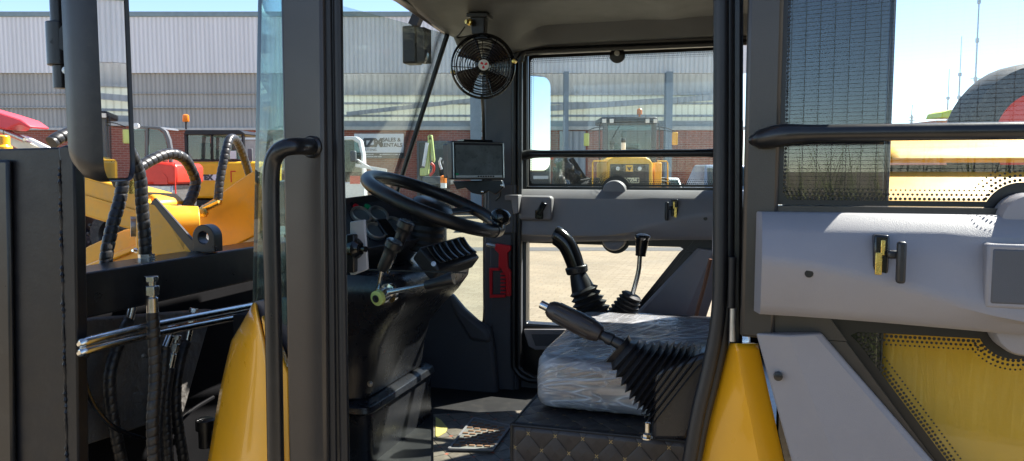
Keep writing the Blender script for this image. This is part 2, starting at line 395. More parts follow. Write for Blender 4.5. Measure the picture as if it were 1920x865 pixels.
# ------------------------------------------------------------------ light, sky and camera
SUN = (RGT*.62 + FWD*.42 + V((0,0,.80))).normalized()
wd = bpy.data.worlds.new('World'); SC.world = wd; wd.use_nodes = True
wt_ = wd.node_tree; bg = wt_.nodes['Background']
sk = wt_.nodes.new('ShaderNodeTexSky'); sk.sky_type = 'NISHITA'; sk.sun_disc = False
sk.sun_elevation = math.asin(SUN.z); sk.sun_rotation = math.atan2(SUN.x, SUN.y); sk.altitude = 2600; sk.air_density = 1.0; sk.dust_density = .1; sk.ozone_density = 1.0
wt_.links.new(sk.outputs[0], bg.inputs[0]); bg.inputs[1].default_value = .082
sl = bpy.data.lights.new('sun', 'SUN'); sl.energy = 4.7; sl.angle = math.radians(.5); sl.color = (1, .95, .88)
so = bpy.data.objects.new('sun', sl); COL.objects.link(so); so.rotation_euler = SUN.to_track_quat('Z', 'Y').to_euler(); so.location = SUN*40
cd = bpy.data.cameras.new('camera'); co_ = bpy.data.objects.new('camera', cd); COL.objects.link(co_)
co_.location = CAM; co_.rotation_euler = CROT.to_euler(); cd.sensor_width = 36; cd.lens = 36*F/1920; cd.clip_start = .05; cd.clip_end = 3000
SC.camera = co_
vs = SC.view_settings; SC.display_settings.display_device = 'sRGB'
vs.view_transform = 'Standard'; vs.look = 'None'; vs.gamma = 1; vs.use_curve_mapping = False; vs.exposure = EXPOSURE
SC.cycles.max_bounces = 8; SC.cycles.transparent_max_bounces = 24; SC.cycles.glossy_bounces = 5; SC.cycles.diffuse_bounces = 4
SC.cycles.caustics_reflective = False; SC.cycles.caustics_refractive = False
SC.cycles.sample_clamp_indirect = 6; SC.cycles.use_denoising = True
# ------------------------------------------------------------------ background place
def place(name, label, cat, px, Y, group=None, rz=0.0):
    X = KY(px, 400, Y).dot(RGT)
    loc = RGT*X + FWD*Y
    t = thing(name, label, cat, loc, PSI+rz, group)
    def L(px, py, dy=0.0):
        P = KY(px, py, Y+dy); return V((P.dot(RGT)-X, P.dot(FWD)-Y, P.z))
    return t, L
def part(g, name, m, parent, **kw):
    kw.setdefault('world', False); return g.build(name, m, parent, **kw)
def rect(g, L, x0, y0, x1, y1, dy0, dy1):   # block whose near face covers the given picture rectangle
    a = L(x0, y0, dy0); b = L(x1, y1, dy0)
    return g.box((a.x, dy0, a.z), (b.x, dy1, b.z))
def wheel(parent, c, r, w, axis=V((1,0,0)), rim='yellow_far', tread=True):
    g = G(); n = 40
    prof = [(-w/2, r*.62), (-w/2*1.02, r*.8), (-w/2*.9, r*.95), (-w/4, r), (w/4, r), (w/2*.9, r*.95), (w/2*1.02, r*.8), (w/2, r*.62)]
    g.lathe(c, axis, prof, n, cap=False)
    x, y, a = frame(axis)
    if tread:
        for k in range(20):
            for s in (-1, 1):
                th = 2*math.pi*(k+.5*(s > 0))/20; d = x*math.cos(th)+y*math.sin(th); tt = -x*math.sin(th)+y*math.cos(th)
                g.obox(V(c)+d*r*1.0+a*s*w*.25, d*r*.04, (a*.9+tt*.4*s).normalized()*w*.26, (tt*.9-a*.4*s).normalized()*r*.045)
    ty = part(g, 'tyre', M['tyre'], parent)
    h = G(); h.lathe(c, axis, [(-w*.46, r*.64), (-w*.40, r*.60), (-w*.1, r*.5), (-w*.12, r*.2), (-w*.25, r*.18), (-w*.25, .01)], n, cap=False)
    h.lathe(c, axis, [(w*.46, r*.64), (w*.40, r*.60), (w*.1, r*.5), (w*.12, r*.2), (w*.25, r*.18), (w*.25, .01)], n, cap=False)
    W[ty.name] = W[parent.name]
    part(h, 'rim', M[rim], ty)
    return ty

# ground: one sheet to the horizon
g = G(); S = 900
g.add([(-S,-S,0),(S,-S,0),(S,S,0),(-S,S,0)], [(0,1,2,3)])
o = g.build('ground', M['soil'], smooth=0); o['kind'] = 'structure'
g = G(); P = [RGT*x + FWD*y + V((0,0,.004)) for x, y in ((-60,-2.2),(60,-2.2),(60,60),(-60,60))]
g.add(P, [(0,1,2,3)]); o = g.build('paved_yard', M['pavers'], smooth=0); o['kind'] = 'structure'
g = G(); P = [RGT*x + FWD*y + V((0,0,.008)) for x, y in ((-60,15.5),(60,15.5),(60,16.2),(-60,16.2))]
g.add(P, [(0,1,2,3)]); o = g.build('yard_shadow_strip', mat('shadow_strip_grey', (.09,.088,.085), .85, var=.2), smooth=0); o['kind'] = 'structure'  # dark band on the paving: shadow of the far machines, put into the colour

# --- warehouse
WY = 30.0
wh, L = place('warehouse', 'long warehouse with white ribbed sheeting above grey cladding and a red brick base', 'building', 640, WY)
xl, xr = L(-260, 300).x, L(1395, 300).x
xm = L(600, 300).x
z_top, z_w, z_b = zat(22, WY), zat(137, WY), zat(243, WY)
zg = z_w
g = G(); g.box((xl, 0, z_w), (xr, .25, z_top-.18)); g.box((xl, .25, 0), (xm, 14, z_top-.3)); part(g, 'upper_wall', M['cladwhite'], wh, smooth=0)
g = G(); g.box((xl, -.06, z_top-.2), (xr, .3, z_top)); part(g, 'roof_flashing', M['gutter'], wh, bevel=.02)
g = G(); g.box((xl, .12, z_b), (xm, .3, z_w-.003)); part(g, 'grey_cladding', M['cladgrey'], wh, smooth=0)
g = G(); g.box((xl, .02, zat(203, WY)), (xm, .11, zat(201, WY))); g.box((xl, .05, zat(176,WY)), (xm, .115, zat(174.5,WY))); part(g, 'cladding_rail', M['cladgrey'], wh)
# recessed bay to the right: shaded band, pale sheets, rails and columns
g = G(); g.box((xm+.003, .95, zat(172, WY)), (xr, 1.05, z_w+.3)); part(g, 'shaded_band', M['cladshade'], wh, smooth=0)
g = G(); g.box((xm+.003, .98, zat(232, WY)), (xr, 1.00, zat(172.3, WY))); part(g, 'pale_sheeting', M['cladpale'], wh, smooth=0)
g = G()
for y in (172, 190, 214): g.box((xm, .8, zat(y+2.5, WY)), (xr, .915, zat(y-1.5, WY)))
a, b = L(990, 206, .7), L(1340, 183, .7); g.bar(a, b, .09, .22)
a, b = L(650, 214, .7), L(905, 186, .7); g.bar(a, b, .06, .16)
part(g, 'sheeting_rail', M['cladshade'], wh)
g = G(); g.box((xm+.003, .2, z_b), (xr, .9, zat(226, WY))); part(g, 'fascia', mat('grey_fascia', (.33,.34,.34), .6, var=.08), wh)
g = G(); g.box((xm, -.02, z_b-.02), (xr, .4, z_b+.12)); g.box((xl, .0, z_b-.02), (xm-.003, .33, z_b+.07)); part(g, 'concrete_lintel', mat('concrete_lintel', (.52,.50,.47), .8, var=.1), wh)
for px, w in ((893, 20), (1060, 9), (1250, 12)):
    c = L(px, 300, -.1); ww = w/F*WY
    g = G(); g.box((c.x-ww/2, -.45, 0), (c.x+ww/2, -.39, z_w)); g.box((c.x-ww/2, -.12, 0), (c.x+ww/2, -.06, z_w)); g.box((c.x-.03, -.388, 0), (c.x+.03, -.123, z_w))
    part(g, 'steel_column', M['steelcol'], wh)
g = G(); g.box((xl, .15, 0), (xr, .5, z_b-.023)); part(g, 'brick_base', M['brick'], wh, smooth=0)
a, b = L(1050, 246, -.02), L(1098, 345, -.02)
g = G(); g.box((a.x, .05, 0), (b.x, .148, a.z)); part(g, 'roller_door', M['cladshade'], wh, smooth=0)
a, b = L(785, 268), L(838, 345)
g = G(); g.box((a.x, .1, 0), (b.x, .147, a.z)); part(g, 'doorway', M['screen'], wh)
g = G(); g.box((a.x-.08, .04, 0), (a.x, .146, a.z+.08)); g.box((b.x, .04, 0), (b.x+.08, .146, a.z+.08)); g.box((a.x, .04, a.z+.001), (b.x, .146, a.z+.08)); part(g, 'door_frame', M['greyp'], wh)
a, b = L(890, 248), L(905, 257); g = G(); g.box((a.x, -.1, b.z), (b.x, .148, a.z)); part(g, 'wall_lamp', M['lamp'], wh, bevel=.02)
a = L(442, 252); b = L(486, 262)
g = G(); g.box((a.x, .06, b.z), (b.x, .147, a.z)); part(g, 'window_sill', M['white'], wh)
a, b = L(443, 263), L(486, 330); g = G(); g.box((a.x, .1, b.z), (b.x, .147, a.z)); part(g, 'shutter', mat('beige_shutter', (.42,.36,.33), .6), wh)

# --- banner
bn, L = place('banner_sign', 'wide white sales and rentals banner with dark lower band on the brick wall', 'sign', 712, WY-.02)
a, b = L(664, 251), L(757, 297); m_ = L(700, 286.5)
g = G(); g.box((a.x, 0, m_.z), (b.x, .14, a.z)); part(g, 'banner_face', M['sign_white'], bn, smooth=0)
g = G(); g.box((a.x, -.004, b.z), (b.x, .14, m_.z-.001)); part(g, 'lower_band', M['sign_dark'], bn, smooth=0)
R_, U_ = V((1,0,0)), V((0,0,1))
k = WY/F
text('lettering', 'MZM', 21*k, M['sign_dark'], L(694, 268.5, -.012), R_, U_, bn, False, bold=.028)
text('lettering', 'SALES &\nRENTALS', 9.8*k, M['sign_dark'], L(734, 267.5, -.012), R_, U_, bn, False, bold=.006)
text('lettering', 'GAUTENG', 6.5*k, M['sign_dark'], L(691, 281.5, -.012), R_, U_, bn, False)
g = G()
for x0, x1, y in ((668, 700, 290), (712, 750, 290), (682, 716, 294.2)):
    x = x0
    while x < x1:
        w = random.uniform(1.6, 3.4); c = L(x, y-.8, -.01); d = L(min(x+w, x1), y+.8, -.01); g.box((c.x, -.008, d.z), (d.x, -.0045, c.z)); x += w+random.choice((.5,.5,1.6))
part(g, 'small_print', M['white'], bn, smooth=0)

# --- yellow loader across the yard
fl, L = place('distant_loader', 'yellow wheel loader seen from behind across the yard, amber beacon on its roof', 'loader', 1180, 18.5)
YB = V((0,1,0))
hood = [(1138,380),(1138,306),(1143,299),(1151,294.5),(1211,294.5),(1219,299),(1224,306),(1224,380)]
g = G(); g.prism([L(x,y) for x,y in hood], YB*2.3); part(g, 'hood', M['yellow_far'], fl, bevel=.04)
g = G(); g.prism([L(x,y,-.03) for x,y in ((1144,380),(1144,308),(1217,308),(1217,380))], YB*.027); gr = part(g, 'grille', M['screen'], fl, bevel=.01)
for x in (1158.5, 1199):
    c = L(x, 316.5, -.05); g = G(); g.lathe(c, (0,-1,0), [(-.02,.045),(.02,.05),(.03,.035),(.03,.0)], 16); part(g, 'reversing_lamp', M['lamp'], fl)
g = G(); g.prism([L(x,y,-.045) for x,y in ((1173.5,309.5),(1186.5,309.5),(1186.5,322),(1173.5,322))], YB*.012); bd = part(g, 'badge', M['yellow_far'], fl)
g = G()
g.prism([L(x,y,-.052) for x,y in ((1175.5,312.5),(1178.5,314),(1181.5,314),(1184.5,312.5),(1183,316.5),(1181,320),(1179,320),(1177,316.5))], YB*.006); part(g, 'emblem', M['screen'], bd, smooth=0)
g = G(); rect(g, L, 1164, 333.5, 1198, 343.5, -.045, -.034); pl = part(g, 'name_plate', M['greyp'], fl, smooth=0)
text('lettering', 'MCZM', 8.8*18.5/F, mat('cream_print', (.75,.72,.5), .5), L(1181, 338.3, -.05), R_, U_, pl, False, bold=.006)
g = G()
for y in (334, 343): rect(g, L, 1163.5, y-.5, 1198.5, y+.5, -.05, -.046)
for x in (1164, 1198): rect(g, L, x-.5, 334.6, x+.5, 342.4, -.05, -.046)
part(g, 'plate_border', M['cream'] if 'cream' in M else mat('cream_border', (.75,.72,.5), .5), pl, smooth=0)
# cab
g = G(); D = 1.9
rect(g, L, 1127, 219, 1233, 231, D, D+1.5); part(g, 'cab_roof', M['black_steel'], fl, bevel=.05)
g = G()
for x0, x1 in ((1131,1139),(1222,1230)): rect(g, L, x0, 231.5, x1, 330, D+.05, D+.18); rect(g, L, x0, 231.5, x1, 330, D+1.3, D+1.42)
rect(g, L, 1139.2, 231.2, 1221.8, 234, D+.06, D+.12); part(g, 'cab_pillar', M['greyp'], fl, bevel=.01)
g = G(); rect(g, L, 1139.2, 234.2, 1221.8, 330, D+.08, D+.1); part(g, 'rear_window', M['farglass'], fl, smooth=0)
g = G(); g.bar(L(1166,229,D+.02), L(1147,262,D+.02), .02, .02); part(g, 'wiper', M['rubber'], fl)
g = G(); rect(g, L, 1165, 245, 1176, 258, D+.9, D+1.0); rect(g, L, 1150, 270, 1200, 300, D+.8, D+.95); part(g, 'seat', M['rubber'], fl, bevel=.05)
for x in (1133,1147,1214,1229):
    g = G(); rect(g, L, x-4.5, 222.5, x+4.5, 231.5, D-.1, D-.02); hl = part(g, 'work_lamp', M['rubber'], fl, bevel=.01)
    g = G(); rect(g, L, x-3.6, 223.4, x+3.6, 230.6, D-.11, D-.101); part(g, 'lens', M['lamp'], hl)
c = L(1199, 219, D+.4); g = G(); g.lathe(c, (0,0,1), [(0,.03),(.06,.03)], 12); g.lathe(c+V((0,0,.06)), (0,0,1), [(0,.075),(.13,.07),(.16,.04),(.165,0)], 16); part(g, 'beacon', M['orange'], fl)
for s, x, y in ((-1,1100,262),(1,1266,260)):
    g = G(); rect(g, L, x-5, y-12, x+5, y+12, D-.1, D-.02); part(g, 'side_mirror', M['ring'] if s < 0 else M['yellow_far'], fl, bevel=.02)
    g = G(); bx = 1131 if s < 0 else 1231
    g.tube(catmull([L(bx,238,D+.1), L((bx+x)/2, 240, D), L(x, 246, D-.05)]), .012, 8); g.tube([L(bx,243,D+.1), L(x, 248, D-.05)], .009, 8); part(g, 'mirror_arm', M['black_steel'], fl)
for x, s in ((1124,-1),(1236,1)):
    g = G(); g.tube(catmull([L(x,330,D-.1), L(x,240,D-.1), L(x-5*s,229,D)]), .015, 8); part(g, 'cab_grab_rail', M['rubber'], fl)
c = L(1168.5, 296, .9); g = G(); g.lathe(c, (0,0,1), [(0,.06),(.38,.06)], 16); part(g, 'exhaust_stack', M['white'], fl)
g = G(); g.lathe(c+V((0,0,.385)), (0,0,1), [(0,.05),(.05,.075),(.1,.06),(.11,0)], 16); part(g, 'exhaust_cap', M['rubber'], fl)
for x0, x1 in ((1111,1137),(1233,1252)):
    g = G(); xo = x0 if x0 < 1150 else x1; xi = x1 if x0 < 1150 else x0
    g.tube([L(xo,380,.2), L(xo,306,.2), L(xo+(2 if xo<1150 else -2),302.5,.2), L(xi,302.5,.2)], .018, 8); part(g, 'handrail', M['yellow_far'], fl)
g = G(); rect(g, L, 1226.5, 305, 1240, 380, .3, 1.0); part(g, 'side_locker', M['yellow_far'], fl, bevel=.03)
g = G(); rect(g, L, 1118, 372, 1246, 400, .1, 2.6); part(g, 'counterweight', M['yellow_far'], fl, bevel=.05)
for x in (1113, 1249): wheel(fl, (L(x,400).x, 1.1, .72), .72, .5); wheel(fl, (L(x,400).x, 4.0, .72), .72, .5)
g = G(); g.box((-.45,2.3,.6),(.45,4.6,1.25)); part(g, 'front_frame', M['yellow_far'], fl, bevel=.05)

# --- yellow machine with black cab behind the hoses
yl, L = place('yellow_excavator', 'yellow site machine with a black cab and lettering on its side, behind the wrapped hoses', 'excavator', 405, 16)
g = G(); g.prism([L(x,y) for x,y in ((326,372),(326,310),(334,304),(486,303),(486,372))], YB*1.6); part(g, 'body', M['yellow_far'], yl, bevel=.05)
g = G(); rect(g, L, 332, 372.5, 486, 405, .15, 1.5); part(g, 'chassis', M['black_steel'], yl, bevel=.04)
g = G(); g.prism([L(x,y,.1) for x,y in ((344,252),(348,244),(448,244),(459,250),(459,253),(344,253))], YB*1.35); part(g, 'cab_roof', M['black_steel'], yl, bevel=.02)
g = G()
for x0,x1 in ((345,352),(395,399),(452,458)):
    for d in (.12, 1.3): rect(g, L, x0, 253.5, x1, 303, d, d+.1)
rect(g, L, 345, 299, 458, 302.5, .12, .22); part(g, 'cab_frame', M['black_steel'], yl, bevel=.008)
for x0,x1 in ((352.3,394.7),(399.3,451.7)):
    g = G(); rect(g, L, x0, 254, x1, 298.7, .15, .17); part(g, 'window', M['farglass'], yl, smooth=0)
g = G(); rect(g, L, 372, 268, 392, 299, .5, .9); rect(g, L, 372, 280, 402, 300, .5, 1.0); part(g, 'seat', M['rubber'], yl, bevel=.05)
g = G(); rect(g, L, 431, 283, 443, 298, .14, .149); part(g, 'paper_notice', M['white'], yl, smooth=0)
c = L(349, 243, .3); g = G(); g.lathe(c, (0,0,1), [(0,.02),(.16,.02)], 10); part(g, 'beacon_stem', M['rubber'], yl)
g = G(); g.lathe(c+V((0,0,.16)), (0,0,1), [(0,.06),(.02,.07),(.14,.065),(.16,.03),(.162,0)], 16); part(g, 'beacon', M['orange'], yl)
g = G(); rect(g, L, 353, 327.5, 408, 338.5, -.012, -.002); pl = part(g, 'name_plate', M['sign_white'], yl, smooth=0)
text('lettering', 'VORTEX', 12.5*16/F, M['sign_dark'], L(374, 333.3, -.016), R_, U_, pl, False, bold=.012)
g = G()
for x0,x1,y0,y1 in ((334,343,320.5,322.5),(341,343,322.5,345),(432,434.5,322.5,342),(432,442,320.5,322.5)): rect(g, L, x0,y0,x1,y1,-.008,-.001)
part(g, 'red_stripe', M['redp'], yl, smooth=0)
for x in (440,):
    g = G(); rect(g, L, x+24, 279, x+33, 302, .0, .06); part(g, 'side_mirror', M['greyp'], yl, bevel=.01)
for x in (170, 465): wheel(yl, (L(x,410).x, .3, .62), .62, .45, V((0,1,0)), rim='black_steel'); wheel(yl, (L(x,410).x, 1.6, .62), .62, .45, V((0,1,0)), rim='black_steel')
g = G(); rect(g, L, 140, 385, 340, 404, .5, 1.3); part(g, 'front_chassis', M['black_steel'], yl, bevel=.05)

# --- red telehandler
rt, L = place('red_telehandler', 'orange red telehandler with a curved glass cab, left of the yellow machine', 'telehandler', 290, 13.5)
g = G(); g.prism([L(x,y,.1) for x,y in ((238,305),(240,240),(246,235),(300,238),(312,246),(318,262),(322,285),(322,305),(316,305),(316,285),(311,262),(306,249),(298,243),(277,241),(277,305),(272,305),(272,241),(246,241),(244,305))], YB*.09); part(g, 'cab_frame', M['greyp'], rt, bevel=.01)
g = G(); g.prism([L(x,y,.9) for x,y in ((238,305),(240,240),(246,235),(300,238),(312,246),(318,262),(322,285),(322,305),(316,305),(316,285),(311,262),(306,249),(298,243),(277,241),(277,305),(272,305),(272,241),(246,241),(244,305))], YB*.09); part(g, 'cab_frame', M['greyp'], rt, bevel=.01)
g = G(); g.prism([L(x,y,.195) for x,y in ((241,238),(246,235),(300,238),(304,242),(300,242),(246,239))], YB*.7); part(g, 'cab_roof', M['greyp'], rt)
for q in (((245,304),(247,242),(271.5,242),(271.5,304)), ((277.5,304),(277.5,242),(297,244),(305.5,250),(310.5,263),(315.5,285),(315.5,304))):
    g = G(); g.prism([L(x,y,.13) for x,y in q], YB*.01); part(g, 'window', M['farglass'], rt, smooth=0)
c = L(257, 237, .05); g = G(); g.lathe(c, (0,-1,0), [(0,.05),(.05,.055),(.06,0)], 16); part(g, 'work_lamp', M['lamp'], rt)
g = G(); g.prism([L(x,y,-.1) for x,y in ((262,346),(266,296),(284,290),(296,304),(326,306),(331,315),(331,346))], YB*1.2); part(g, 'bonnet', M['redp'], rt, bevel=.05)
g = G(); g.prism([L(x,y,-.11) for x,y in ((288,346),(288,334),(296,325),(306,325),(314,334),(314,346))], YB*.008); part(g, 'bonnet_recess', M['redp'], rt)
g = G(); rect(g, L, 240, 306, 262, 346, 0, 1.1); part(g, 'lower_cab', M['redp'], rt, bevel=.03)
g = G(); rect(g, L, 272, 346.5, 324, 392, -.05, 1.0); part(g, 'engine_block', M['steel'], rt, bevel=.03)
g = G(); g.lathe(L(297,372,-.12), (0,-1,0), [(0,.13),(.1,.13),(.1,.10),(.02,.09),(.02,0)], 20); part(g, 'air_intake', M['rubber'], rt)
g = G(); rect(g, L, 326, 306, 331, 400, -.12, -.102); part(g, 'corner_strip', M['redp'], rt)
g = G(); rect(g, L, 230, 392.5, 335, 440, .1, 1.0); part(g, 'chassis', M['black_steel'], rt, bevel=.04)
for x in (222, 345): wheel(rt, (L(x,430).x, .1, .5), .5, .4, V((0,1,0)), rim='black_steel'); wheel(rt, (L(x,430).x, 1.2, .5), .5, .4, V((0,1,0)), rim='black_steel')

# --- red excavator arm at the far left
ra, L = place('red_excavator', 'red excavator with its curved arm reaching in above the black steel post', 'excavator', -150, 13)
top = [(-190,215),(-120,190),(-60,195),(0,212),(38,224),(58,238)]; bot = [(52,241),(36,233),(22,238),(12,244),(-60,228),(-120,222),(-186,250)]
g = G(); g.prism([L(x,y) for x,y in top+bot], YB*.55); part(g, 'boom', M['redroof'], ra, bevel=.03)
g = G(); g.tube([L(10,247,.2), L(46,262,.2)], .05, 12); g.tube([L(-40,232,.2), L(10,247,.2)], .07, 12); part(g, 'hydraulic_cylinder', M['steel'], ra)
g = G(); g.prism([L(x,y,.3) for x,y in ((5,252),(30,257),(80,278),(80,290),(55,290),(5,266))], YB*.25); part(g, 'dipper_arm', mat('pale_arm_paint', (.62,.60,.50), .4), ra, bevel=.02)
g = G(); g.prism([L(x,y,.18) for x,y in ((36,253),(44,254),(90,276),(90,284),(84,284))], YB*.1); part(g, 'arm_link', M['whitep'], ra, bevel=.01)
g = G(); rect(g, L, -330, 250, -150, 400, -.2, 1.6); part(g, 'body', M['redp'], ra, bevel=.1)
g = G(); rect(g, L, -340, 420, -120, 500, -.5, .2); rect(g, L, -340, 420, -120, 500, 1.2, 1.9); part(g, 'track', M['rubber'], ra, bevel=.15)
g = G(); rect(g, L, -300, 400.5, -180, 430, 0, 1.4); part(g, 'turntable', M['black_steel'], ra)

# --- small green excavator by the doorway
ge, L = place('mini_excavator', 'pale green mini excavator with its arm raised in front of the brick wall', 'mini excavator', 806, 22)
g = G(); g.prism([L(x,y) for x,y in ((795,330),(798,300),(802,262),(801,255),(810,253),(811,262),(815,300),(813,306),(808,300),(806,275),(803,330))], YB*.22); part(g, 'boom', M['green'], ge, bevel=.03)
g = G(); g.tube([L(794,312,-.05), L(801,268,-.05)], .05, 10); part(g, 'hydraulic_cylinder', M['whitep'], ge)
g = G(); g.prism([L(x,y,.05) for x,y in ((787,330),(787,315),(797,315),(800,330))], YB*.2); part(g, 'bucket', M['green'], ge, bevel=.03)
g = G(); g.tube(catmull([L(808,306,-.1), L(813,312,-.1), L(812,322,-.1), L(806,330,-.1)]), .04, 8); part(g, 'red_hose', M['redp'], ge)
g = G(); rect(g, L, 792, 331, 845, 348, -.1, 1.2); part(g, 'body', M['greyp'], ge, bevel=.05)
g = G(); rect(g, L, 823, 300, 845, 330.5, .2, 1.0); part(g, 'seat_tower', M['rubber'], ge, bevel=.05)
g = G(); g.tube(catmull([L(828,318,.1), L(824,305,.1), L(827,296,.1)]), .035, 8); g.tube(catmull([L(836,312,.1), L(832,304,.1), L(838,300,.1)]), .03, 8); part(g, 'control_lever', M['whitep'], ge)
g = G(); rect(g, L, 784, 370, 850, 426, -.6, .0); rect(g, L, 784, 370, 850, 426, 1.0, 1.6); part(g, 'track', M['rubber'], ge, bevel=.12)
g = G(); rect(g, L, 800, 348.5, 838, 395, 0, 1.0); part(g, 'turntable', M['black_steel'], ge)

# --- traffic post
tp, L = place('traffic_post', 'orange and white striped post standing by the mini excavator', 'post', 832, 15)
z1 = L(832, 329).z; w = .05
g = G(); g.lathe((0,0,0), (0,0,1), [(0,.18),(.05,.17),(.06,.06),(z1-.25,w)], 16); part(g, 'base', M['rubber'], tp)
g = G(); g.lathe((0,0,z1-.25), (0,0,1), [(0,w*1.2),(.10,w*1.2)], 16); part(g, 'white_band', M['white'], tp)
g = G(); g.lathe((0,0,z1-.15), (0,0,1), [(0,w*1.25),(.13,w*1.2),(.15,.02)], 16); part(g, 'orange_band', M['orange'], tp)

# --- white truck behind the cab seal
wt, L = place('white_truck', 'white truck cab with greenish side window, partly behind the black door pillar', 'truck', 640, 13)
L0_ = L; L = lambda px,py,dy=0.0: L0_(px+5,py,dy)
g = G(); g.prism([L(x,y) for x,y in ((590,420),(590,342),(679,342),(679,420))], YB*.25); part(g, 'lower_cab', M['whitep'], wt, bevel=.02)
g = G(); g.prism([L(x,y) for x,y in ((590,341.5),(590,262),(600,256),(662,256),(671,263),(676,290),(678,341.5),(674,341.5),(672,290),(666,268),(656,262.5),(606,265),(603,341.5))], YB*.25); part(g, 'cab_shell', M['whitep'], wt, bevel=.01)
g = G(); g.prism([L(x,y,.06) for x,y in ((603.2,341),(606,265.5),(655.7,263),(665.5,268.5),(671.5,290),(673.5,341))], YB*.012); part(g, 'side_window', M['farglass'], wt, smooth=0)
g = G(); rect(g, L, 592, 300, 640, 341, .1, .2); part(g, 'seat', M['rubber'], wt, bevel=.03)
g = G(); rect(g, L, 651, 283, 662, 304, -.2, -.1); part(g, 'side_mirror', M['greyp'], wt, bevel=.02)
g = G(); rect(g, L, 651, 330, 670, 345, -.01, -.002); part(g, 'panel_decal', M['redp'], wt)
g = G(); g.bar(L(665,300,-.1), L(700,322,-.4), .03, .03); g.bar(L(662,310,-.1), L(720,320,-.5), .02, .05); part(g, 'bonnet_edge', M['whitep'], wt)
g = G(); rect(g, L, 480, 340, 589, 420, .1, 1.6); part(g, 'load_bed', M['greyp'], wt, bevel=.03)
for x in (655, 520): wheel(wt, (L(x,430).x, .2, .46), .46, .28, V((0,1,0)), rim='steel', tread=False); wheel(wt, (L(x,430).x, 1.5, .46), .46, .28, V((0,1,0)), rim='steel', tread=False)
# --- vehicles beyond the far door
def car(name, label, cat, px, Y, w, h, paint, red=False, group=None):
    t, L = place(name, label, cat, px, Y, group)
    s = w/2; z0 = .32; zb = h*.58
    g = G(); g.rings([[(x*s*k, y, z) for x, y, z in ((-1,0,z0),(-1,0,zb*.8),(-.94,0,zb),(.94,0,zb),(1,0,zb*.8),(1,0,z0))] for k in (1,)] +
        [[(x*s, y+4.3, z) for x, y, z in ((-1,0,z0),(-1,0,zb*.8),(-.94,0,zb),(.94,0,zb),(1,0,zb*.8),(1,0,z0))]]); part(g, 'body', M[paint], t, bevel=.08)
    def cabr(y, k, z): return [(-s*k, y, z), (s*k, y, z)]
    g = G(); A = [(-s*.9,.25,zb),(s*.9,.25,zb),(s*.9,3.0,zb),(-s*.9,3.0,zb)]; B = [(-s*.74,.75,h),(s*.74,.75,h),(s*.74,2.2,h),(-s*.74,2.2,h)]
    g.rings([A, B]); cb = part(g, 'cabin', M[paint], t, bevel=.06)
    g = G(); g.prism([V(A[0]).lerp(V(B[0]),.15)+V((.10,-.012,0)), V(A[1]).lerp(V(B[1]),.15)+V((-.10,-.012,0)), V(A[1]).lerp(V(B[1]),.88)+V((-.06,-.012,0)), V(A[0]).lerp(V(B[0]),.88)+V((.06,-.012,0))], (0,.008,0)); part(g, 'rear_window', M['farglass'], cb, smooth=0)
    for q in (-1, 1):
        g = G(); g.box((q*s*.80, -.02, zb*.72), (q*s*.97, .03, zb*.93)); part(g, 'tail_lamp', M['redp'], t, bevel=.01)
        g = G(); g.box((q*s*1.0,2.6,zb), (q*s*1.16,2.7,zb+.16)); part(g, 'side_mirror', M['rubber'], t, bevel=.02)
    g = G(); g.box((-s*.98,-.1,z0), (s*.98,-.002,z0+.22)); part(g, 'bumper', M['greyp'], t, bevel=.04)
    for q in (-1, 1):
        for y in (.8, 3.4): wheel(t, (q*s*.86, y, .33), .33, .22, rim='steel', tread=False)
    return t
car('pickup_truck', 'silver blue pickup parked before the brick wall, right of the yellow loader', 'pickup', 1372, 23, 1.75, 1.83, 'bluep')
car('white_car', 'small white car with red tail lamp beside the yellow loader', 'car', 1250, 23.5, 1.45, 1.42, 'whitep')
dt, L = place('dark_truck', 'dark grey truck with a red roof lamp bar seen through the far door window', 'truck', 1000, 21)
g = G(); rect(g, L, 950, 305, 1032, 400, 0, 3); part(g, 'body', M['greyp'], dt, bevel=.06)
g = G(); rect(g, L, 985, 300.5, 1030, 304.8, .3, 2.2); part(g, 'cab_roof', M['greyp'], dt, bevel=.03)
g = G(); rect(g, L, 1014, 294, 1037, 300, .6, .9); part(g, 'lamp_bar', M['redp'], dt, bevel=.02)
g = G(); rect(g, L, 1000, 330, 1028, 336, -.05, -.002); part(g, 'number_panel', M['white'], dt)
g = G(); rect(g, L, 990, 309, 1024, 322, -.02, -.002); part(g, 'rear_window', M['farglass'], dt)
for x in (955, 1028): wheel(dt, (L(x,400).x, .6, .5), .5, .3, rim='steel', tread=False)
ba, L = place('wrapped_auger_boom', 'black machine boom in crumpled shiny wrapping leaning left of the yellow loader', 'boom', 1075, 19.5)
g = G(); pts = [L(1048,297), L(1066,320,.2), L(1096,352,.5), L(1130,400,.8)]
g.tube(resample(catmull(pts, 10), .05), lambda s,a: .17+.05*math.sin(7*s+3*a)*math.sin(11*s-2*a), 14); part(g, 'boom', M['crumple'], ba, smooth=20)
g = G(); g.bar(L(1070,297,.4), L(1098,340,.6), .10, .12); g.bar(L(1098,340,.6), L(1140,345,.6), .1, .12); part(g, 'lattice_arm', M['black_steel'], ba, bevel=.01)
g = G(); pts = [L(1050,318,-.1), L(1047,335,-.1), L(1056,400,-.1)]; g.tube(resample(catmull(pts, 8), .06), lambda s,a: .18+.05*math.sin(9*s+2*a), 12); part(g, 'hanging_wrap', M['crumple'], ba, smooth=20)
g = G(); a_ = L(1060,400); g.box((a_.x-.5,-.4,0),(a_.x+1.2,1.2,.5)); part(g, 'base', M['black_steel'], ba, bevel=.04)

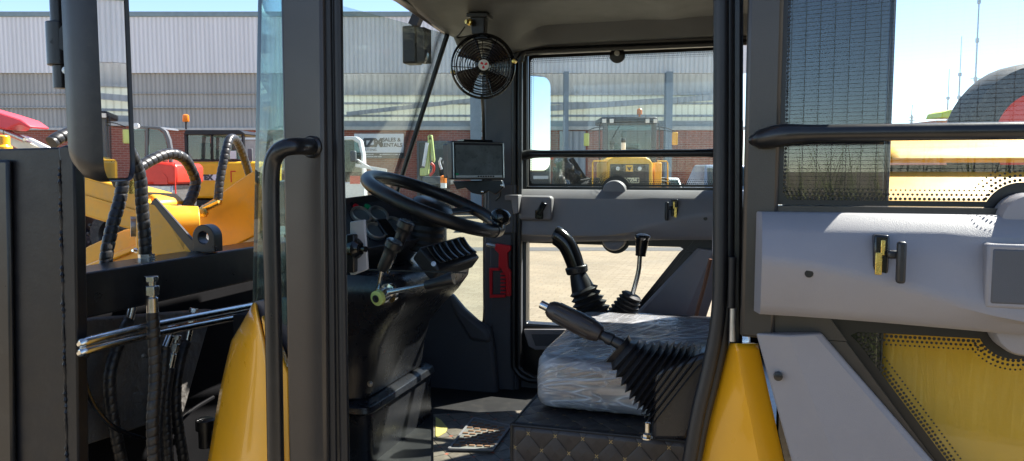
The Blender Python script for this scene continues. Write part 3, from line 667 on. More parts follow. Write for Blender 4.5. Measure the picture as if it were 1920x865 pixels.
# --- far right, beyond the hood
for nm, px, y0, lab in (('antenna_mast', 1817, -120, 'tallest steel antenna mast, rising out of the top of the picture'), ('antenna_mast', 1788, 68, 'middle sized antenna mast of the three'), ('antenna_mast', 1768, 130, 'shortest and thinnest antenna mast beside the green canopy')):
    Y = {1817: 55, 1788: 72, 1768: 95}[px]
    t, L = place(nm, lab, 'mast', px, Y, 'antenna masts')
    zt = L(px, y0).z; r = Y/F*1.9
    g = G(); g.lathe((0,0,0), (0,0,1), [(0,r*1.3),(zt*.45,r*1.1),(zt*.45+.01,r*.85),(zt*.75,r*.7),(zt*.75+.01,r*.45),(zt,r*.3)], 10); part(g, 'pole', M['steel'], t)
    g = G()
    for q in (.45, .6, .75): g.lathe((0,0,zt*q-.15), (0,0,1), [(0,r*1.7),(.3,r*1.7)], 10)
    part(g, 'clamp', M['steel'], t)
    if px == 1817:
        z = L(px, 148).z; g = G(); g.bar((-.35,0,z), (.35,0,z), .05, .05); part(g, 'crossarm', M['steel'], t)
pt, L = place('power_pylon', 'tiny lattice power pylon on the skyline above the black grab bar', 'pylon', 1702, 260)
g = G(); s = 260/F
for q in (-1,1): g.bar((q*5*s,0,0), (q*.6*s,0,L(0,216).z), .35, .35)
for py, w in ((220,5),(226,6)):
    z = L(0,py).z; g.bar((-w*s,0,z), (w*s,0,z), .3, .3)
for k in range(6): g.bar((-4.5*s+k*.7*s,0,k*4), (4.2*s-k*.7*s,0,k*4+4), .2, .2)
part(g, 'lattice', M['steel'], pt)
rb, L = place('green_roof_building', 'low salmon building with a bright lime green canopy roof', 'building', 1800, 40)
g = G(); g.prism([L(x,y) for x,y in ((1764,221),(1768,211),(1782,206),(1850,206),(1850,219))], YB*1.5); part(g, 'canopy_roof', M['lime'], rb, bevel=.03)
a, b = L(1768, 221.5), L(1848, 300); g = G(); g.box((a.x,.6,0), (b.x,7,a.z-.08)); part(g, 'wall', M['pinkwall'], rb)
g = G(); rect(g, L, 1740, 233, 1775, 236, .2, 3); part(g, 'side_roof', M['steel'], rb)
tr, L = place('flatbed_trailer', 'grey flatbed trailer carrying a big tyre behind the yellow hood', 'trailer', 1930, 7.6)
zt = 1.195
g = G(); g.box((-.9,-.7,zt-.14),(2.2,1.3,zt)); part(g, 'deck', M['greyp'], tr, bevel=.02)
g = G(); g.box((-.92,-.72,zt-.10),(2.2,-.702,zt-.05)); part(g, 'edge_stripe', M['white'], tr)
g = G(); g.box((-.5,-.4,.5),(2.0,1.0,zt-.145)); part(g, 'chassis', M['black_steel'], tr, bevel=.03)
for x in (.2, 1.5): wheel(tr, (x,-.45,.5), .5, .3, V((0,1,0)), rim='redp', tread=False); wheel(tr, (x,1.0,.5), .5, .3, V((0,1,0)), rim='redp', tread=False)
tw, L = place('tractor_wheel', 'big black tyre with a dark red rim standing upright at the right edge', 'tyre', 1937, 7.4)
zb = zt; R = .755
wheel(tw, (0,.15,zb+R), R*.985, .45, V((0,1,0)), rim='redp', tread=False)

# --- behind the viewer: mesh fence and weeds (they show in the glass)
fn = thing('mesh_fence', 'dark green welded mesh fence that shows as fine lines in the door glass', 'fence', FWD*-2.9, PSI)
x0, x1, hgt = -3.2, 4.6, 3.4
g = G(); n = int(hgt/.026)
for k in range(n): z = .05+k*.026; g.box((x0,-.0022,z-.0019),(x1,.0022,z+.0019))
k = x0
while k < x1: g.box((k-.0024,.003,.03),(k+.0024,.0072,hgt)); k += .09
part(g, 'mesh_panel', M['mesh'], fn, smooth=0)
for x in (x0, -.6, 2.0, x1):
    g = G(); g.box((x-.03,.01,0),(x+.03,.08,hgt+.1)); part(g, 'post', M['mesh'], fn, bevel=.005)
g = G()
for i in range(7500):
    x = random.uniform(-3, 4); y = random.uniform(-4.6, -3.05); p = RGT*x+FWD*y
    h = random.uniform(.8, 1.7)*random.choice((.7,1,1,1.15,1.3)); a = random.uniform(0, 6.283); w = random.uniform(.006,.014)
    d = V((math.cos(a), math.sin(a), 0)); s = V((-d.y, d.x, 0)); lean = random.uniform(.05,.45)*h
    m1 = p+d*lean*.35+V((0,0,h*.6)); m2 = p+d*lean+V((0,0,h*random.uniform(.85,1)))
    g.add([p-s*w, p+s*w, m1+s*w*.8, m1-s*w*.8, m2], [(0,1,2,3),(3,2,4)])
o = g.build('weeds', M['grass'], smooth=0); o['kind'] = 'stuff'

# ------------------------------------------------------------------ the wheel loader in front of the viewer
LD = thing('wheel_loader', 'yellow and black wheel loader in the foreground with its grey lined cab door swung open', 'wheel loader', (-.3, 1.9, 0))
def P(g, name, m, parent=LD, **kw):
    return g.build(name, M[m] if isinstance(m, str) else m, parent, **kw)
def poly(px, v): return [K(x, y, v) for x, y in px]
def slab(px, v, d):                       # outline lying at lateral distance v, thickness d away from the viewer
    return G().prism(poly(px, v), (0, d, 0))
def screw(p, axis, r, parent=LD, m='steel', name='bolt'):
    x, y, a = frame(axis)
    g = G(); g.lathe(p, axis, [(0, r*1.5), (r*.3, r*1.5), (r*.32, r)], 16); g.lathe(V(p)+a*r*.32, axis, [(0, r), (r*.7, r), (r*.75, r*.8), (r*.75, 0)], 6)
    return P(g, name, m, parent)

# ---- roof
TF_Z = K(839, 64, 2.33).z
g = G(); g.rings([[(u0, v0, 2.165), (u1, v0, 2.165), (u1, v1, 2.165), (u0, v1, 2.165)] if z == 0 else [(u0+.06, v0+.05, 2.27), (u1-.06, v0+.05, 2.27), (u1-.06, v1-.05, 2.27), (u0+.06, v1-.05, 2.27)]
     for z in (0, 1) for u0, u1, v0, v1 in ((-1.03, .33, 1.23, 2.62),)]); rf = P(g, 'cab_roof', 'yellow', bevel=.02)
prof = [(1.33, 2.075), (1.40, 2.08), (1.45, 2.125), (1.60, 2.14), (2.02, 2.14), (2.06, 2.118), (2.20, 2.112), (2.36, 2.108), (2.415, 2.062), (2.54, 2.05)]
def lerpprof(v):
    for (a, za), (b, zb) in zip(prof, prof[1:]):
        if v <= b: t = (v-a)/(b-a); t = max(0, t); return za+(zb-za)*t
    return prof[-1][1]
def ss(a, b, x): t = max(0, min(1, (x-a)/(b-a))); return t*t*(3-2*t)
def hl(s, t):
    u = -.90 + s*1.15; v = 1.33 + t*1.21
    z = lerpprof(v)
    f = 1-ss(-.74, -.58, u)
    pan = 2.165 - .075*ss(1.6, 2.36, v) - .05*ss(-.88, -.74, u)*ss(2.14, 2.40, v)
    z = z*(1-f) + min(z, pan)*f
    z -= .012*math.exp(-((u+.20)/.05)**2)*ss(1.5, 1.6, v)*(1-ss(2.3, 2.4, v))
    return V((u, v, z))
g = G().grid(hl, 60, 60); P(g, 'headliner', 'headliner', thick=.006, smooth=25)
g = G(); a, b = V((-.915, 1.30, TF_Z+.125)), V((-.905, 2.36, TF_Z+.035)); g.bar(a, b, .035, .075)
g.bar(b, (-.80, 2.55, 2.075), .04, .06); g.bar((-.79, 1.295, 2.12), a, .04, .07); P(g, 'windscreen_header', 'black_paint', bevel=.008)
# work lamp under the front edge
wc = K(787, 84, 2.30)
g = G(); g.box(wc+V((-.05,-.028,-.062)), wc+V((.0,.028,.058))); wl = P(g, 'work_lamp', 'black_steel', bevel=.006)
for k in range(6):
    g = G(); y = -.027+k*.0105; g.box(wc+V((.001,y,-.058)), wc+V((.028,y+.005,.05))); P(g, 'cooling_fin', 'rubber', wl, bevel=.001)
g = G(); g.bar(wc+V((-.02,0,.06)), wc+V((-.0,0,.10)), .03, .03); P(g, 'lamp_bracket', 'black_steel', wl)
# ---- windscreen
TN, BN = K(488, -30, 1.42), K(477, 585, 1.42)
TF, BF = K(839, 64, 2.33), K(733, 396, 2.33); BF = TF + (BF-TF)*1.35
def pane(pts, name, m, t=.004):
    n = (V(pts[1])-V(pts[0])).cross(V(pts[2])-V(pts[0])).normalized()*t
    g = G().prism(pts, n); return P(g, name, m, smooth=0)
TN2, BN2 = TN+V((-.002,.003,0)), BN+V((-.002,.003,0))
g = G().grid(lambda s,t: (TN2.lerp(BN2+(BN2-TN2)*.1, s)).lerp(TF.lerp(BF, s), t), 8, 8); P(g, 'windscreen', 'wscreen', thick=.004, smooth=60)
pane([K(529, -30, 1.31), TN, BN, K(541, 610, 1.31)], 'corner_window', 'cornerglass')
FA0, FA1 = K(910, 85, 2.52), K(910, 612, 2.52)
pane([TF, FA0, FA1, K(885, 600, 2.51), K(835, 548, 2.44), BF], 'corner_window', 'wscreen')
g = G(); g.bar(TF, BF, .016, .014); P(g, 'windscreen_seal', 'seal', bevel=.004)
g = G(); g.tube([TN, BN], .004, 8); P(g, 'glass_edge', 'seal')
g = G(); g.tube(catmull([K(838, 552, 2.43), K(862, 580, 2.45), K(885, 602, 2.49), K(903, 608, 2.50), K(909, 590, 2.50), K(909, 500, 2.50), K(909, 100, 2.50)]), .007, 8); P(g, 'window_seal', 'seal')
# ---- near front pillar
g = G().prism([K(524,-30,1.28), K(604,-30,1.28), K(612,900,1.28), K(541,900,1.28)], (0,.045,0)); pl = P(g, 'front_pillar', 'pillar', bevel=.007, seg=3)
g = G().prism([K(604.5,-30,1.30), K(627,-30,1.30), K(644,900,1.30), K(613,900,1.30)], (0,.028,0)); P(g, 'pillar_channel', 'black_paint', bevel=.004)
g = G(); g.tube([K(614,-30,1.30), K(617,200,1.30), K(621,500,1.30), K(625,900,1.30)], .0085, 12); P(g, 'door_seal', 'seal')
g = G(); g.tube([K(633,-30,1.305), K(636,250,1.305), K(641,500,1.305), K(647,900,1.305)], .0095, 12); P(g, 'door_seal', 'seal')
# grab handle
hp = catmull([K(590,276,1.30), K(572,275,1.25), K(550,275,1.215), K(527,281,1.20), K(512,302,1.20), K(508,345,1.20), K(509,430,1.20), K(513,620,1.20), K(518,920,1.20)], 10)
g = G().tube(hp, .0155, 16); gh = P(g, 'grab_handle', 'black_paint')
g = G(); c = K(586,276,1.28); g.lathe(c, (0,-1,0), [(0,.021),(.006,.021),(.010,.018)], 20); P(g, 'handle_flange', 'black_paint', gh)
# ---- yellow corner panel below the windscreen
rows = [(568,477,480),(585,468,483),(605,457,488),(640,436,496),(690,424,503),(740,413,507),(800,403,510),(865,392,513),(930,384,516)]
def yp(s, t):
    f = s*(len(rows)-1); i = min(int(f), len(rows)-2); q = f-i
    y, l, r = [rows[i][k]+(rows[i+1][k]-rows[i][k])*q for k in range(3)]
    return K(l+(r-l)*t, y, 1.295 + .16*(1-t)**2.2 + .05*(1-s)**2)
g = G().grid(yp, 40, 16); P(g, 'corner_panel', 'yellow', thick=.006, smooth=60)
g = slab([(488,592),(502,612),(520,650),(541,700),(545,930),(520,930),(514,780),(503,680)], 1.315, .02); P(g, 'corner_panel', 'yellow', bevel=.004)
g = slab([(477,566),(545,560),(548,930),(500,930),(498,690)], 1.345, .03); P(g, 'panel_gap_strip', mat('grey_gap_strip', (.10,.09,.095), .6))
# ---- near side mirror on its arm
n = V((.90,.434,0)).normalized(); e1 = V((-n.y, n.x, 0)); e1 = -e1 if e1.y < 0 else e1
mc = K(211, 112, 1.10)
def rr(w, h, r, k=6):
    pts = []
    for sx, sz, a0 in ((1,1,0),(-1,1,90),(-1,-1,180),(1,-1,270)):
        for q in range(k+1):
            a = math.radians(a0+90*q/k); pts.append((sx*(w-r)+r*math.cos(a), sz*(h-r)+r*math.sin(a)))
    return pts
def loop(w, h, r, off): return [mc + e1*a + V((0,0,b)) + n*off for a, b in rr(w, h, r)]
W2, H2 = .082, .214
g = G(); g.rings([loop(W2*.93,H2*.975,.03,-.002), loop(W2*.985,H2*.995,.035,.006), loop(W2,H2,.035,0), loop(W2,H2,.035,-.012), loop(W2*.93,H2*.97,.04,-.036), loop(W2*.74,H2*.88,.04,-.056), loop(W2*.40,H2*.7,.03,-.066)]); mh = P(g, 'side_mirror', 'plastic', smooth=50)
g = G(); g.prism(loop(W2*.925,H2*.97,.03,.0), n*.0015); P(g, 'mirror_glass', 'mirror', mh, smooth=0)
g = G(); a = K(106,-40,1.06); b = K(115,166,1.06); g.tube([a, b], .0125, 14); ma = P(g, 'mirror_arm', 'black_paint', mh)
g = G(); g.tube([K(107.5,42,1.06), K(111,124,1.06)], [.0185,.0185], 18); P(g, 'mirror_clamp', 'black_paint', mh, bevel=.002)
screw(K(123,132,1.045), (.3,-1,0), .004, mh)
g = G(); g.bar(K(112,60,1.06), mc-n*.06+V((0,0,.03)), .03, .05); P(g, 'mirror_bracket', 'black_paint', mh)
# ---- black loader tower
g = G().prism([K(-60,281,1.29), K(122,276,1.29), K(140,930,1.29), K(-60,930,1.29)], (0,.012,0)); tw = P(g, 'loader_tower', 'black_steel', bevel=.004)
g = G().prism([K(108,277,1.258), K(122,272,1.258), K(131,275,1.258), K(138,287,1.258), K(141,420,1.258), K(148,930,1.258), K(128,930,1.258), K(119,600,1.258), K(112,310,1.258)], (0,.029,0)); P(g, 'tower_flange', 'black_steel', tw, bevel=.004)
g = G().prism([K(-60,300,1.275), K(14,300,1.275), K(24,930,1.275), K(-60,930,1.275)], (0,.014,0)); P(g, 'tower_rib', 'black_paint', tw, bevel=.006)
pts = [K(112+ (y-300)*.025, y, 1.259) for y in range(300, 930, 6)]
g = G().tube(pts, lambda s,a: .0035+.0016*math.sin(s*420)+.001*math.sin(s*97+a), 8); P(g, 'weld_bead', 'black_steel', tw)
g = G(); c = K(4, 275, 1.55); g.lathe(c, (0,0,1), [(-.05,.024),(.0,.024),(.003,.019),(.028,.019),(.03,.012)], 20); P(g, 'boom_pin', 'yellow', bevel=.002)
# ---- crossmember, pipes, hoses and what lies behind
g = G(); g.box((-1.46,1.303,1.328), (-1.35,2.75,1.428)); cm = P(g, 'crossmember', 'black_paint', bevel=.005)
g = G(); g.box((-1.44,2.2,1.429), (-1.348,2.75,1.436)); P(g, 'cover_strip', 'black_paint', cm, bevel=.002)
g = G(); g.box((-1.60,1.40,.45), (-1.565,2.75,1.325)); g2 = P(g, 'front_frame', 'bay', bevel=.005)
g = G(); g.box((-1.564,1.40,.45), (-1.171,2.75,.52)); P(g, 'belly_plate', 'bay', g2)
g = G(); g.box((-1.564,2.70,.521), (-1.171,2.75,1.32)); P(g, 'side_plate', 'bay', g2)
g = G(); g.box((-1.17,1.56,.60), (-1.13,2.52,1.30)); P(g, 'cab_front_wall', 'bay', bevel=.005)
g = G().prism([Ku(140,600,-1.53), Ku(400,580,-1.53), Ku(345,775,-1.53), Ku(150,840,-1.53)], (-.03,0,0)); P(g, 'insulation_panel', 'foam', bevel=.006)
for y0, y1 in ((641,576),(658,592)):
    g = G(); g.tube(catmull([Ku(160,y0+6,-1.32), Ku(166,y0-2,-1.30), Ku(300,(y0+y1)/2-1,-1.30), Ku(480,y1-4,-1.30)], 8), .0095, 14); P(g, 'hydraulic_pipe', 'chrome')
def hose(pts, r=.0135, name='hydraulic_hose', pitch=.021, m='hose', dep=.16):
    p = resample(catmull(pts, 14), .0021)
    g = G().tube(p, lambda s, a: r*(1-dep*.5+dep*(1-abs(2*(((s/pitch)-a/(2*math.pi)) % 1)-1)**6)), 18)
    return P(g, name, m, smooth=60)
def fitting(c0, c1, r, parent):
    c0, c1 = V(c0), V(c1); L_ = (c1-c0).length; ax = c1-c0; x, y, a = frame(ax)
    g = G(); g.lathe(c0, ax, [(0,r*1.0),(L_*.42,r*1.0),(L_*.44,r*.75),(L_*.52,r*.75)], 18); g.lathe(c0+a*L_*.5, ax, [(0,r*1.25),(L_*.24,r*1.25)], 6); g.lathe(c0+a*L_*.74, ax, [(0,r*.72),(L_*.14,r*.72)], 18); g.lathe(c0+a*L_*.86, ax, [(0,r*1.15),(L_*.14,r*1.15)], 6)
    return P(g, 'hose_fitting', 'chrome', parent, bevel=.0008)
UF = -1.29
h = hose([Ku(291,900,UF), Ku(286,800,UF), Ku(291,700,UF), Ku(286,585,UF)]); fitting(Ku(286,588,UF), Ku(283,518,UF), .0135, h)
UB = -1.43
h = hose([Ku(273,478,UB), Ku(271,440,UB), Ku(266,380,UB), Ku(262,330,UB), Ku(243,285,UB), Ku(215,250,UB), Ku(170,225,UB)], .0145)
g = G(); a, b = Ku(275,494,UB), Ku(274,470,UB); g.lathe(a, b-a, [(0,.012),(.008,.012),(.009,.02),(.024,.02)], 6); P(g, 'hose_fitting', 'chrome', h)
hose([Ku(198,505,-1.48), Ku(201,470,-1.48), Ku(212,420,-1.48), Ku(226,370,-1.48), Ku(230,325,-1.48), Ku(215,290,-1.5)], .0145)
hose([Ku(218,345,-1.62), Ku(245,325,-1.62), Ku(285,300,-1.62), Ku(318,289,-1.62), Ku(345,298,-1.62), Ku(362,325,-1.62), Ku(366,350,-1.62), Ku(350,390,-1.62), Ku(330,420,-1.62)], .0155)
hose([Ku(409,375,-1.55), Ku(413,335,-1.55), Ku(423,285,-1.55), Ku(432,260,-1.56), Ku(446,268,-1.58), Ku(462,310,-1.6), Ku(478,370,-1.6), Ku(492,450,-1.6)], .0125, pitch=.018)
hose([Ku(96,268,-1.7), Ku(115,256,-1.7), Ku(142,249,-1.7), Ku(165,262,-1.7), Ku(170,300,-1.7)], .0155)
hose([Ku(156,320,-1.8), Ku(140,318,-1.8), Ku(148,300,-1.8), Ku(150,270,-1.8)], .0145)
for pts in ([(243,600),(225,640),(205,710),(215,800),(235,900)], [(350,640),(338,680),(330,760),(350,900)], [(318,690),(310,760),(318,900)]):
    h = hose([Ku(x,y,-1.45) for x,y in pts], .0135)
    fitting(Ku(*pts[0],-1.45), Ku(pts[0][0]+14,pts[0][1]-62,-1.44), .0105, h)
h = hose([Ku(310,650,-1.40), Ku(306,700,-1.40), Ku(296,800,-1.41), Ku(300,900,-1.41)], .0125); fitting(Ku(310,652,-1.40), Ku(330,600,-1.40), .011, h)
g = G().tube(catmull([Ku(152,690,-1.36), Ku(170,748,-1.36), Ku(200,790,-1.36), Ku(235,812,-1.36), Ku(285,828,-1.36)], 10), .0058, 10); P(g, 'electric_cable', 'gloss')
g = G().tube(catmull([Ku(300,850,-1.5), Ku(330,800,-1.5), Ku(360,770,-1.5), Ku(400,745,-1.5)], 10), .006, 10); P(g, 'electric_cable', 'gloss')
g = G(); c = Ku(385,800,-1.45); g.lathe(c, (0,0,1), [(-.06,.02),(-.01,.02),(-.008,.027),(.02,.027),(.024,.02)], 20); P(g, 'filter_cap', 'plastic')
screw(Ku(268,668,-1.53)+V((.002,0,0)), (1,-.3,0), .005)
# ---- boom
g = slab([(125,316),(165,333),(285,366),(300,380),(300,446),(270,440),(145,402),(125,396)], 1.86, .11); bm_ = P(g, 'lift_arm', 'yellow_dull', bevel=.008)
g = slab([(125,356),(285,404),(285,410),(125,362)], 1.853, .006); P(g, 'arm_rib', 'yellow_dull', bm_)
ax = V((.62,.60,-.02)).normalized()
g = G(); c = K(262,425,1.83); g.lathe(c, ax, [(-.01,.075),(.0,.082),(.03,.082),(.034,.064),(.16,.060)], 36); P(g, 'pivot_boss', 'yellow_dull', bm_, bevel=.002)
g = G(); c = K(262,425,1.83)-ax*.02; g.lathe(c, ax, [(-.004,.0),(-.004,.03),(.02,.03)], 24); P(g, 'pivot_pin', 'steel', bm_)
g = slab([(256,478),(266,392),(276,380),(290,383),(366,480)], 1.74, .02); cv = P(g, 'clevis', 'yellow_dull', bevel=.003)
g = G(); a, b = K(283,383,1.745), K(368,478,1.745); g.bar(a, b, .05, .010, V((0,1,0))); P(g, 'clevis_edge', 'black_paint', cv, bevel=.002)
g = slab([(318,384),(332,384),(400,462),(392,478),(345,478),(330,430)], 1.90, .02); P(g, 'clevis', 'black_paint', bevel=.003)
g = G(); c = K(381,446,1.72); x, y = V((1,0,0)), V((0,0,1)); ro, ri, d = .035, .0165, V((0,.035,0))
oc, ic = circ(c, x, y, ro, 36), circ(c, x, y, ri, 36)
for k in range(len(oc)):                                   # square the foot of the lug
    q = oc[k]-c
    if q.z < 0: oc[k] = c + V((math.copysign(ro, q.x) if abs(q.x) > .2*ro else q.x*1.0, 0, 0)) + V((0,0,q.z*1.15))
g.rings([oc, [p+d for p in oc], [p+d for p in ic], ic], loop=True); P(g, 'lifting_lug', 'black_paint', bevel=.002)
g = slab([(330,440),(352,402),(400,372),(440,342),(478,318),(500,305),(500,432),(440,462),(395,486),(330,486)], 2.15, .07); P(g, 'lift_arm', 'yellow_dull', bevel=.006)
g = G(); g.tube([K(352,412,2.10), K(378,395,2.10), K(412,378,2.10)], .011, 14); pp = P(g, 'boom_pipe', 'brass')
g = G(); c = K(383,400,2.09); g.lathe(c, (.3,-1,.3), [(0,.016),(.012,.016),(.013,.008),(.02,.008)], 6); P(g, 'pipe_clip', 'brass', pp)
g = slab([(130,480),(165,462),(230,432),(300,418),(300,480),(215,520),(130,530)], 2.02, .05); lp = P(g, 'boom_link', 'yellow_dull', bevel=.005)
g = G(); g.bar(K(165,502,2.015), K(262,462,2.015), .022, .02); P(g, 'link_edge', 'yellow', lp, bevel=.005)
g = G(); c = K(247,344,1.80); g.lathe(c, (0,0,1), [(-.03,.026),(.0,.026),(.002,.022),(.03,.022)], 20); P(g, 'grease_cap', 'brass')
g = G(); c = K(260,470,1.80); g.lathe(c, (0,-1,.1), [(0,.008),(.012,.008),(.014,.004),(.024,.004)], 10); P(g, 'grease_nipple', 'chrome')
# ---- interior: floor, console
g = G(); g.box((-1.12,1.37,.82), (.24,2.52,.90)); P(g, 'cab_floor', 'rubber')
def rrect(u0, u1, v0, v1, r, z, k=5):
    cu, cv_ = (u0+u1)/2, (v0+v1)/2; return [V((cu+a, cv_+b, z)) for a, b in rr((u1-u0)/2, (v1-v0)/2, min(r, (u1-u0)/2.1), k)]
def ur(px, py, v=1.76): return K(px, py, v).x
sec = []
for py, px, l, v0, v1, r in ((880,812,-1.02,1.70,2.14,.03),(780,808,-1.02,1.70,2.14,.03),(712,806,-1.02,1.70,2.14,.03),(702,804,-1.02,1.695,2.145,.03),(698,815,-1.03,1.685,2.15,.035),(688,812,-1.03,1.685,2.15,.035),(684,800,-1.01,1.70,2.14,.03)):
    p = K(px, py, v1-.03); sec.append(rrect(l, p.x, v0, v1, r, p.z))
cb_ = P(G().rings(sec), 'console_base', 'console', bevel=.002, smooth=40)
sec = []
for py, px, l, v0, v1, r in ((683,792,-1.00,1.715,2.13,.06),(640,800,-1.02,1.71,2.13,.07),(600,812,-1.05,1.70,2.14,.07),(565,838,-1.08,1.69,2.16,.06),(540,862,-1.10,1.68,2.18,.05),(515,880,-1.10,1.67,2.20,.05),(492,884,-1.10,1.67,2.22,.05),(478,872,-1.10,1.68,2.22,.05),(474,850,-1.08,1.71,2.20,.05)):
    p = K(px, py, v1-.03); sec.append(rrect(l, p.x, v0, v1, r, p.z))
co2 = P(G().rings(sec), 'steering_console', 'console', smooth=45)
screw(K(694,720,1.683), (0,-1,0), .005, cb_); screw(K(813,495,1.668), (.3,-1,.3), .004, co2)
# raised seam and step plates on the console
g = G(); g.bar(K(668,505,1.664), K(876,512,1.664), .004, .003); P(g, 'console_seam', 'rubber', co2)
# switch panel with rocker switches on the driver's corner
n_ = V((.62,-.30,.72)).normalized(); x_ = V((.33,.94,.10)); x_ = (x_-n_*x_.dot(n_)).normalized(); y_ = n_.cross(x_)
c = K(842,478,1.80)
g = G().obox(c-n_*.012, x_*.082, y_*.040, n_*.022); sp = P(g, 'switch_panel', 'plastic', co2, bevel=.006)
for k in range(6):
    g = G(); q = c + x_*(-.062+.0248*k) + n_*.012; g.rings([[q+x_*a*.0095+y_*b*.028+n_*(.002+.005*abs(b)**1.5) for a in (-1,1)] for b in (-1,-.6,-.2,.2,.6,1)], closed=False); P(g, 'rocker_switch', 'gloss', co2, thick=.004, bevel=.001)
# instrument cluster: inclined binnacle with four dials
n_ = V((.60,-.34,.72)).normalized(); x_ = V((.35,.93,.0)); x_ = (x_-n_*x_.dot(n_)).normalized(); y_ = n_.cross(x_)
c = K(703,422,1.84)
ell = [(a, b) for a, b in rr(.155, .088, .06, 8)]
def bl(s, off, dx=0, dy=0): return [c + x_*(a*s+dx) + y_*(b*s+dy) + n_*off for a, b in ell]
g = G(); g.rings([bl(.90,-.16), bl(1.0,-.02), bl(1.04,.012), bl(1.0,.022), bl(.95,.020), bl(.93,.004), bl(.90,.0)]); ic_ = P(g, 'instrument_cluster', mat('binnacle_plastic', (.035,.036,.042), .32, bump=.2, bscale=600), smooth=50)
def onplane(px, py, off=.0):
    d = ray(px, py); o = c + n_*off; return CAM + d*((o-CAM).dot(n_)/d.dot(n_))
for px, py, r in ((676,406,.030),(708,405,.030),(703,436,.030),(738,425,.030)):
    q = onplane(px, py, .002)
    g = G(); g.lathe(q, n_, [(0,r),(.008,r),(.011,r*.95),(.010,r*.82),(.003,r*.80)], 32, cap=False); dl = P(g, 'dial_bezel', 'steel', ic_)
    g = G(); g.lathe(q, n_, [(0,r*.9),(.0035,r*.81),(.0036,0)], 28); W_ = P(g, 'dial_face', 'gauge', ic_)
for px, py, m in ((667,389,'red'),(688,389,'greenled')):
    q = onplane(px, py, .002); g = G(); g.lathe(q, n_, [(0,.009),(.005,.009),(.007,.006),(.007,0)], 16); P(g, 'warning_lamp', m, ic_)
g = G().obox(onplane(722,430,.004), x_*.018, y_*.03, n_*.012); P(g, 'display_block', 'gloss', ic_, bevel=.004)
# steering column and wheel
C = K(814, 381, 1.93); tl = math.radians(22); N = V((math.sin(tl), .02, math.cos(tl))).normalized(); wx, wy, _ = frame(N)
g = G(); b = K(797,470,1.93); top = C - N*.045
g.tube(resample(catmull([b, b.lerp(top,.5)+V((.002,0,0)), top], 10), .004), lambda s,a: .047-.05*s+.0022*math.sin(s*330), 22); P(g, 'column_boot', 'rubber')
g = G().lathe(C-N*.045, N, [(-.02,.04),(0,.052),(.02,.05),(.028,.036)], 28); sw0 = P(g, 'column_head', 'plastic')
g = G().tube([C + wx*math.cos(a)*.190 + wy*math.sin(a)*.190 for a in [2*math.pi*k/72 for k in range(72)]], .0182, 16, closed=True); sw = P(g, 'steering_wheel', 'plastic', smooth=60)
g = G().lathe(C-N*.02, N, [(-.012,.03),(0,.052),(.012,.058),(.020,.052),(.026,.04),(.028,0)], 32); P(g, 'wheel_hub', 'plastic', sw)
for a in (100, 220, 340):
    a = math.radians(a); d = wx*math.cos(a)+wy*math.sin(a); g = G(); g.rings([[C+d*r - N*h + d.cross(N)*s*w for s in (-1,1)] for r,h,w in ((.03,.018,.018),(.08,.018,.016),(.14,.010,.013),(.182,.002,.013))], closed=False); P(g, 'spoke', 'plastic', sw, thick=.008, bevel=.002)
kp = K(935, 408, 1.93)
d = kp-C; d = (d-N*d.dot(N)).normalized(); q = C+d*.190
g = G().lathe(q, N, [(.0,.017),(.016,.015),(.024,.014)], 20); 
g.lathe(q+N*.022, N, [(0,.010),(.003,.022),(.010,.0275),(.022,.028),(.032,.023),(.038,.012),(.039,0)], 28); P(g, 'spinner_knob', 'gloss', sw)
g = G(); g.tube([q-d.cross(N)*.022, q+d.cross(N)*.022], .0195, 16); P(g, 'knob_clamp', 'plastic', sw, bevel=.002)
# column levers
def lever(a, b, rod, hand, v, rh, name='column_lever', tip=True):
    pa, pb, pr = K(*a, v), K(*b, v), K(*rod, v+.01)
    ax_ = pa-pb; L_ = ax_.length
    g = G().lathe(pb, ax_, [(0,rh*.7),(.006,rh*.82),(L_*.55,rh*.92),(L_*.72,rh*1.0),(L_*.78,rh*1.22),(L_*.97,rh*1.25),(L_,rh*1.1)], 22); lv = P(g, name, hand)
    if tip:
        g = G().lathe(pa, ax_, [(-.001,rh*1.05),(.0012,rh*1.0),(.0014,0)], 22); P(g, 'lever_cap', 'gauge', lv)
    g = G().tube([pb, pr], .0052, 10); P(g, 'lever_rod', 'chrome', lv)
    return lv
lever((763,415),(742,470),(728,512), 'plastic', 1.66, .0165)
lever((741,452),(716,507),(708,548), 'plastic', 1.62, .0165)
g = G(); a, b = K(724,549,1.62), K(797,536,1.63); g.tube([a,b], .0062, 12); rl = P(g, 'lever_rod', 'chrome')
g = G(); b2 = K(850,522,1.64); ax_ = b2-b; L_ = ax_.length; g.lathe(b, ax_, [(0,.0095),(.004,.0115),(L_*.5,.0125),(L_*.9,.0165),(L_,.0155)], 20); P(g, 'lever_grip', 'plastic', rl)
c0 = K(706,560,1.60); axb = V((-.25,-1,-.15)).normalized()
g = G().lathe(c0-axb*.0, -axb, [(-.002,.0),(-.002,.010),(.0,.018),(.010,.018)], 24, ); rg = P(g, 'pivot_ring', 'ring')
g = G().lathe(c0-axb*.010, -axb, [(0,.0195),(.014,.0195),(.018,.016),(.030,.016),(.032,.024),(.042,.024)], 24); P(g, 'pivot_barrel', 'chrome', rg)
g = G().lathe(c0+axb*.0025, axb, [(0,.009),(.002,.009),(.002,.005),(.0,.004),(0,0)], 20); P(g, 'pivot_screw', 'screen', rg)
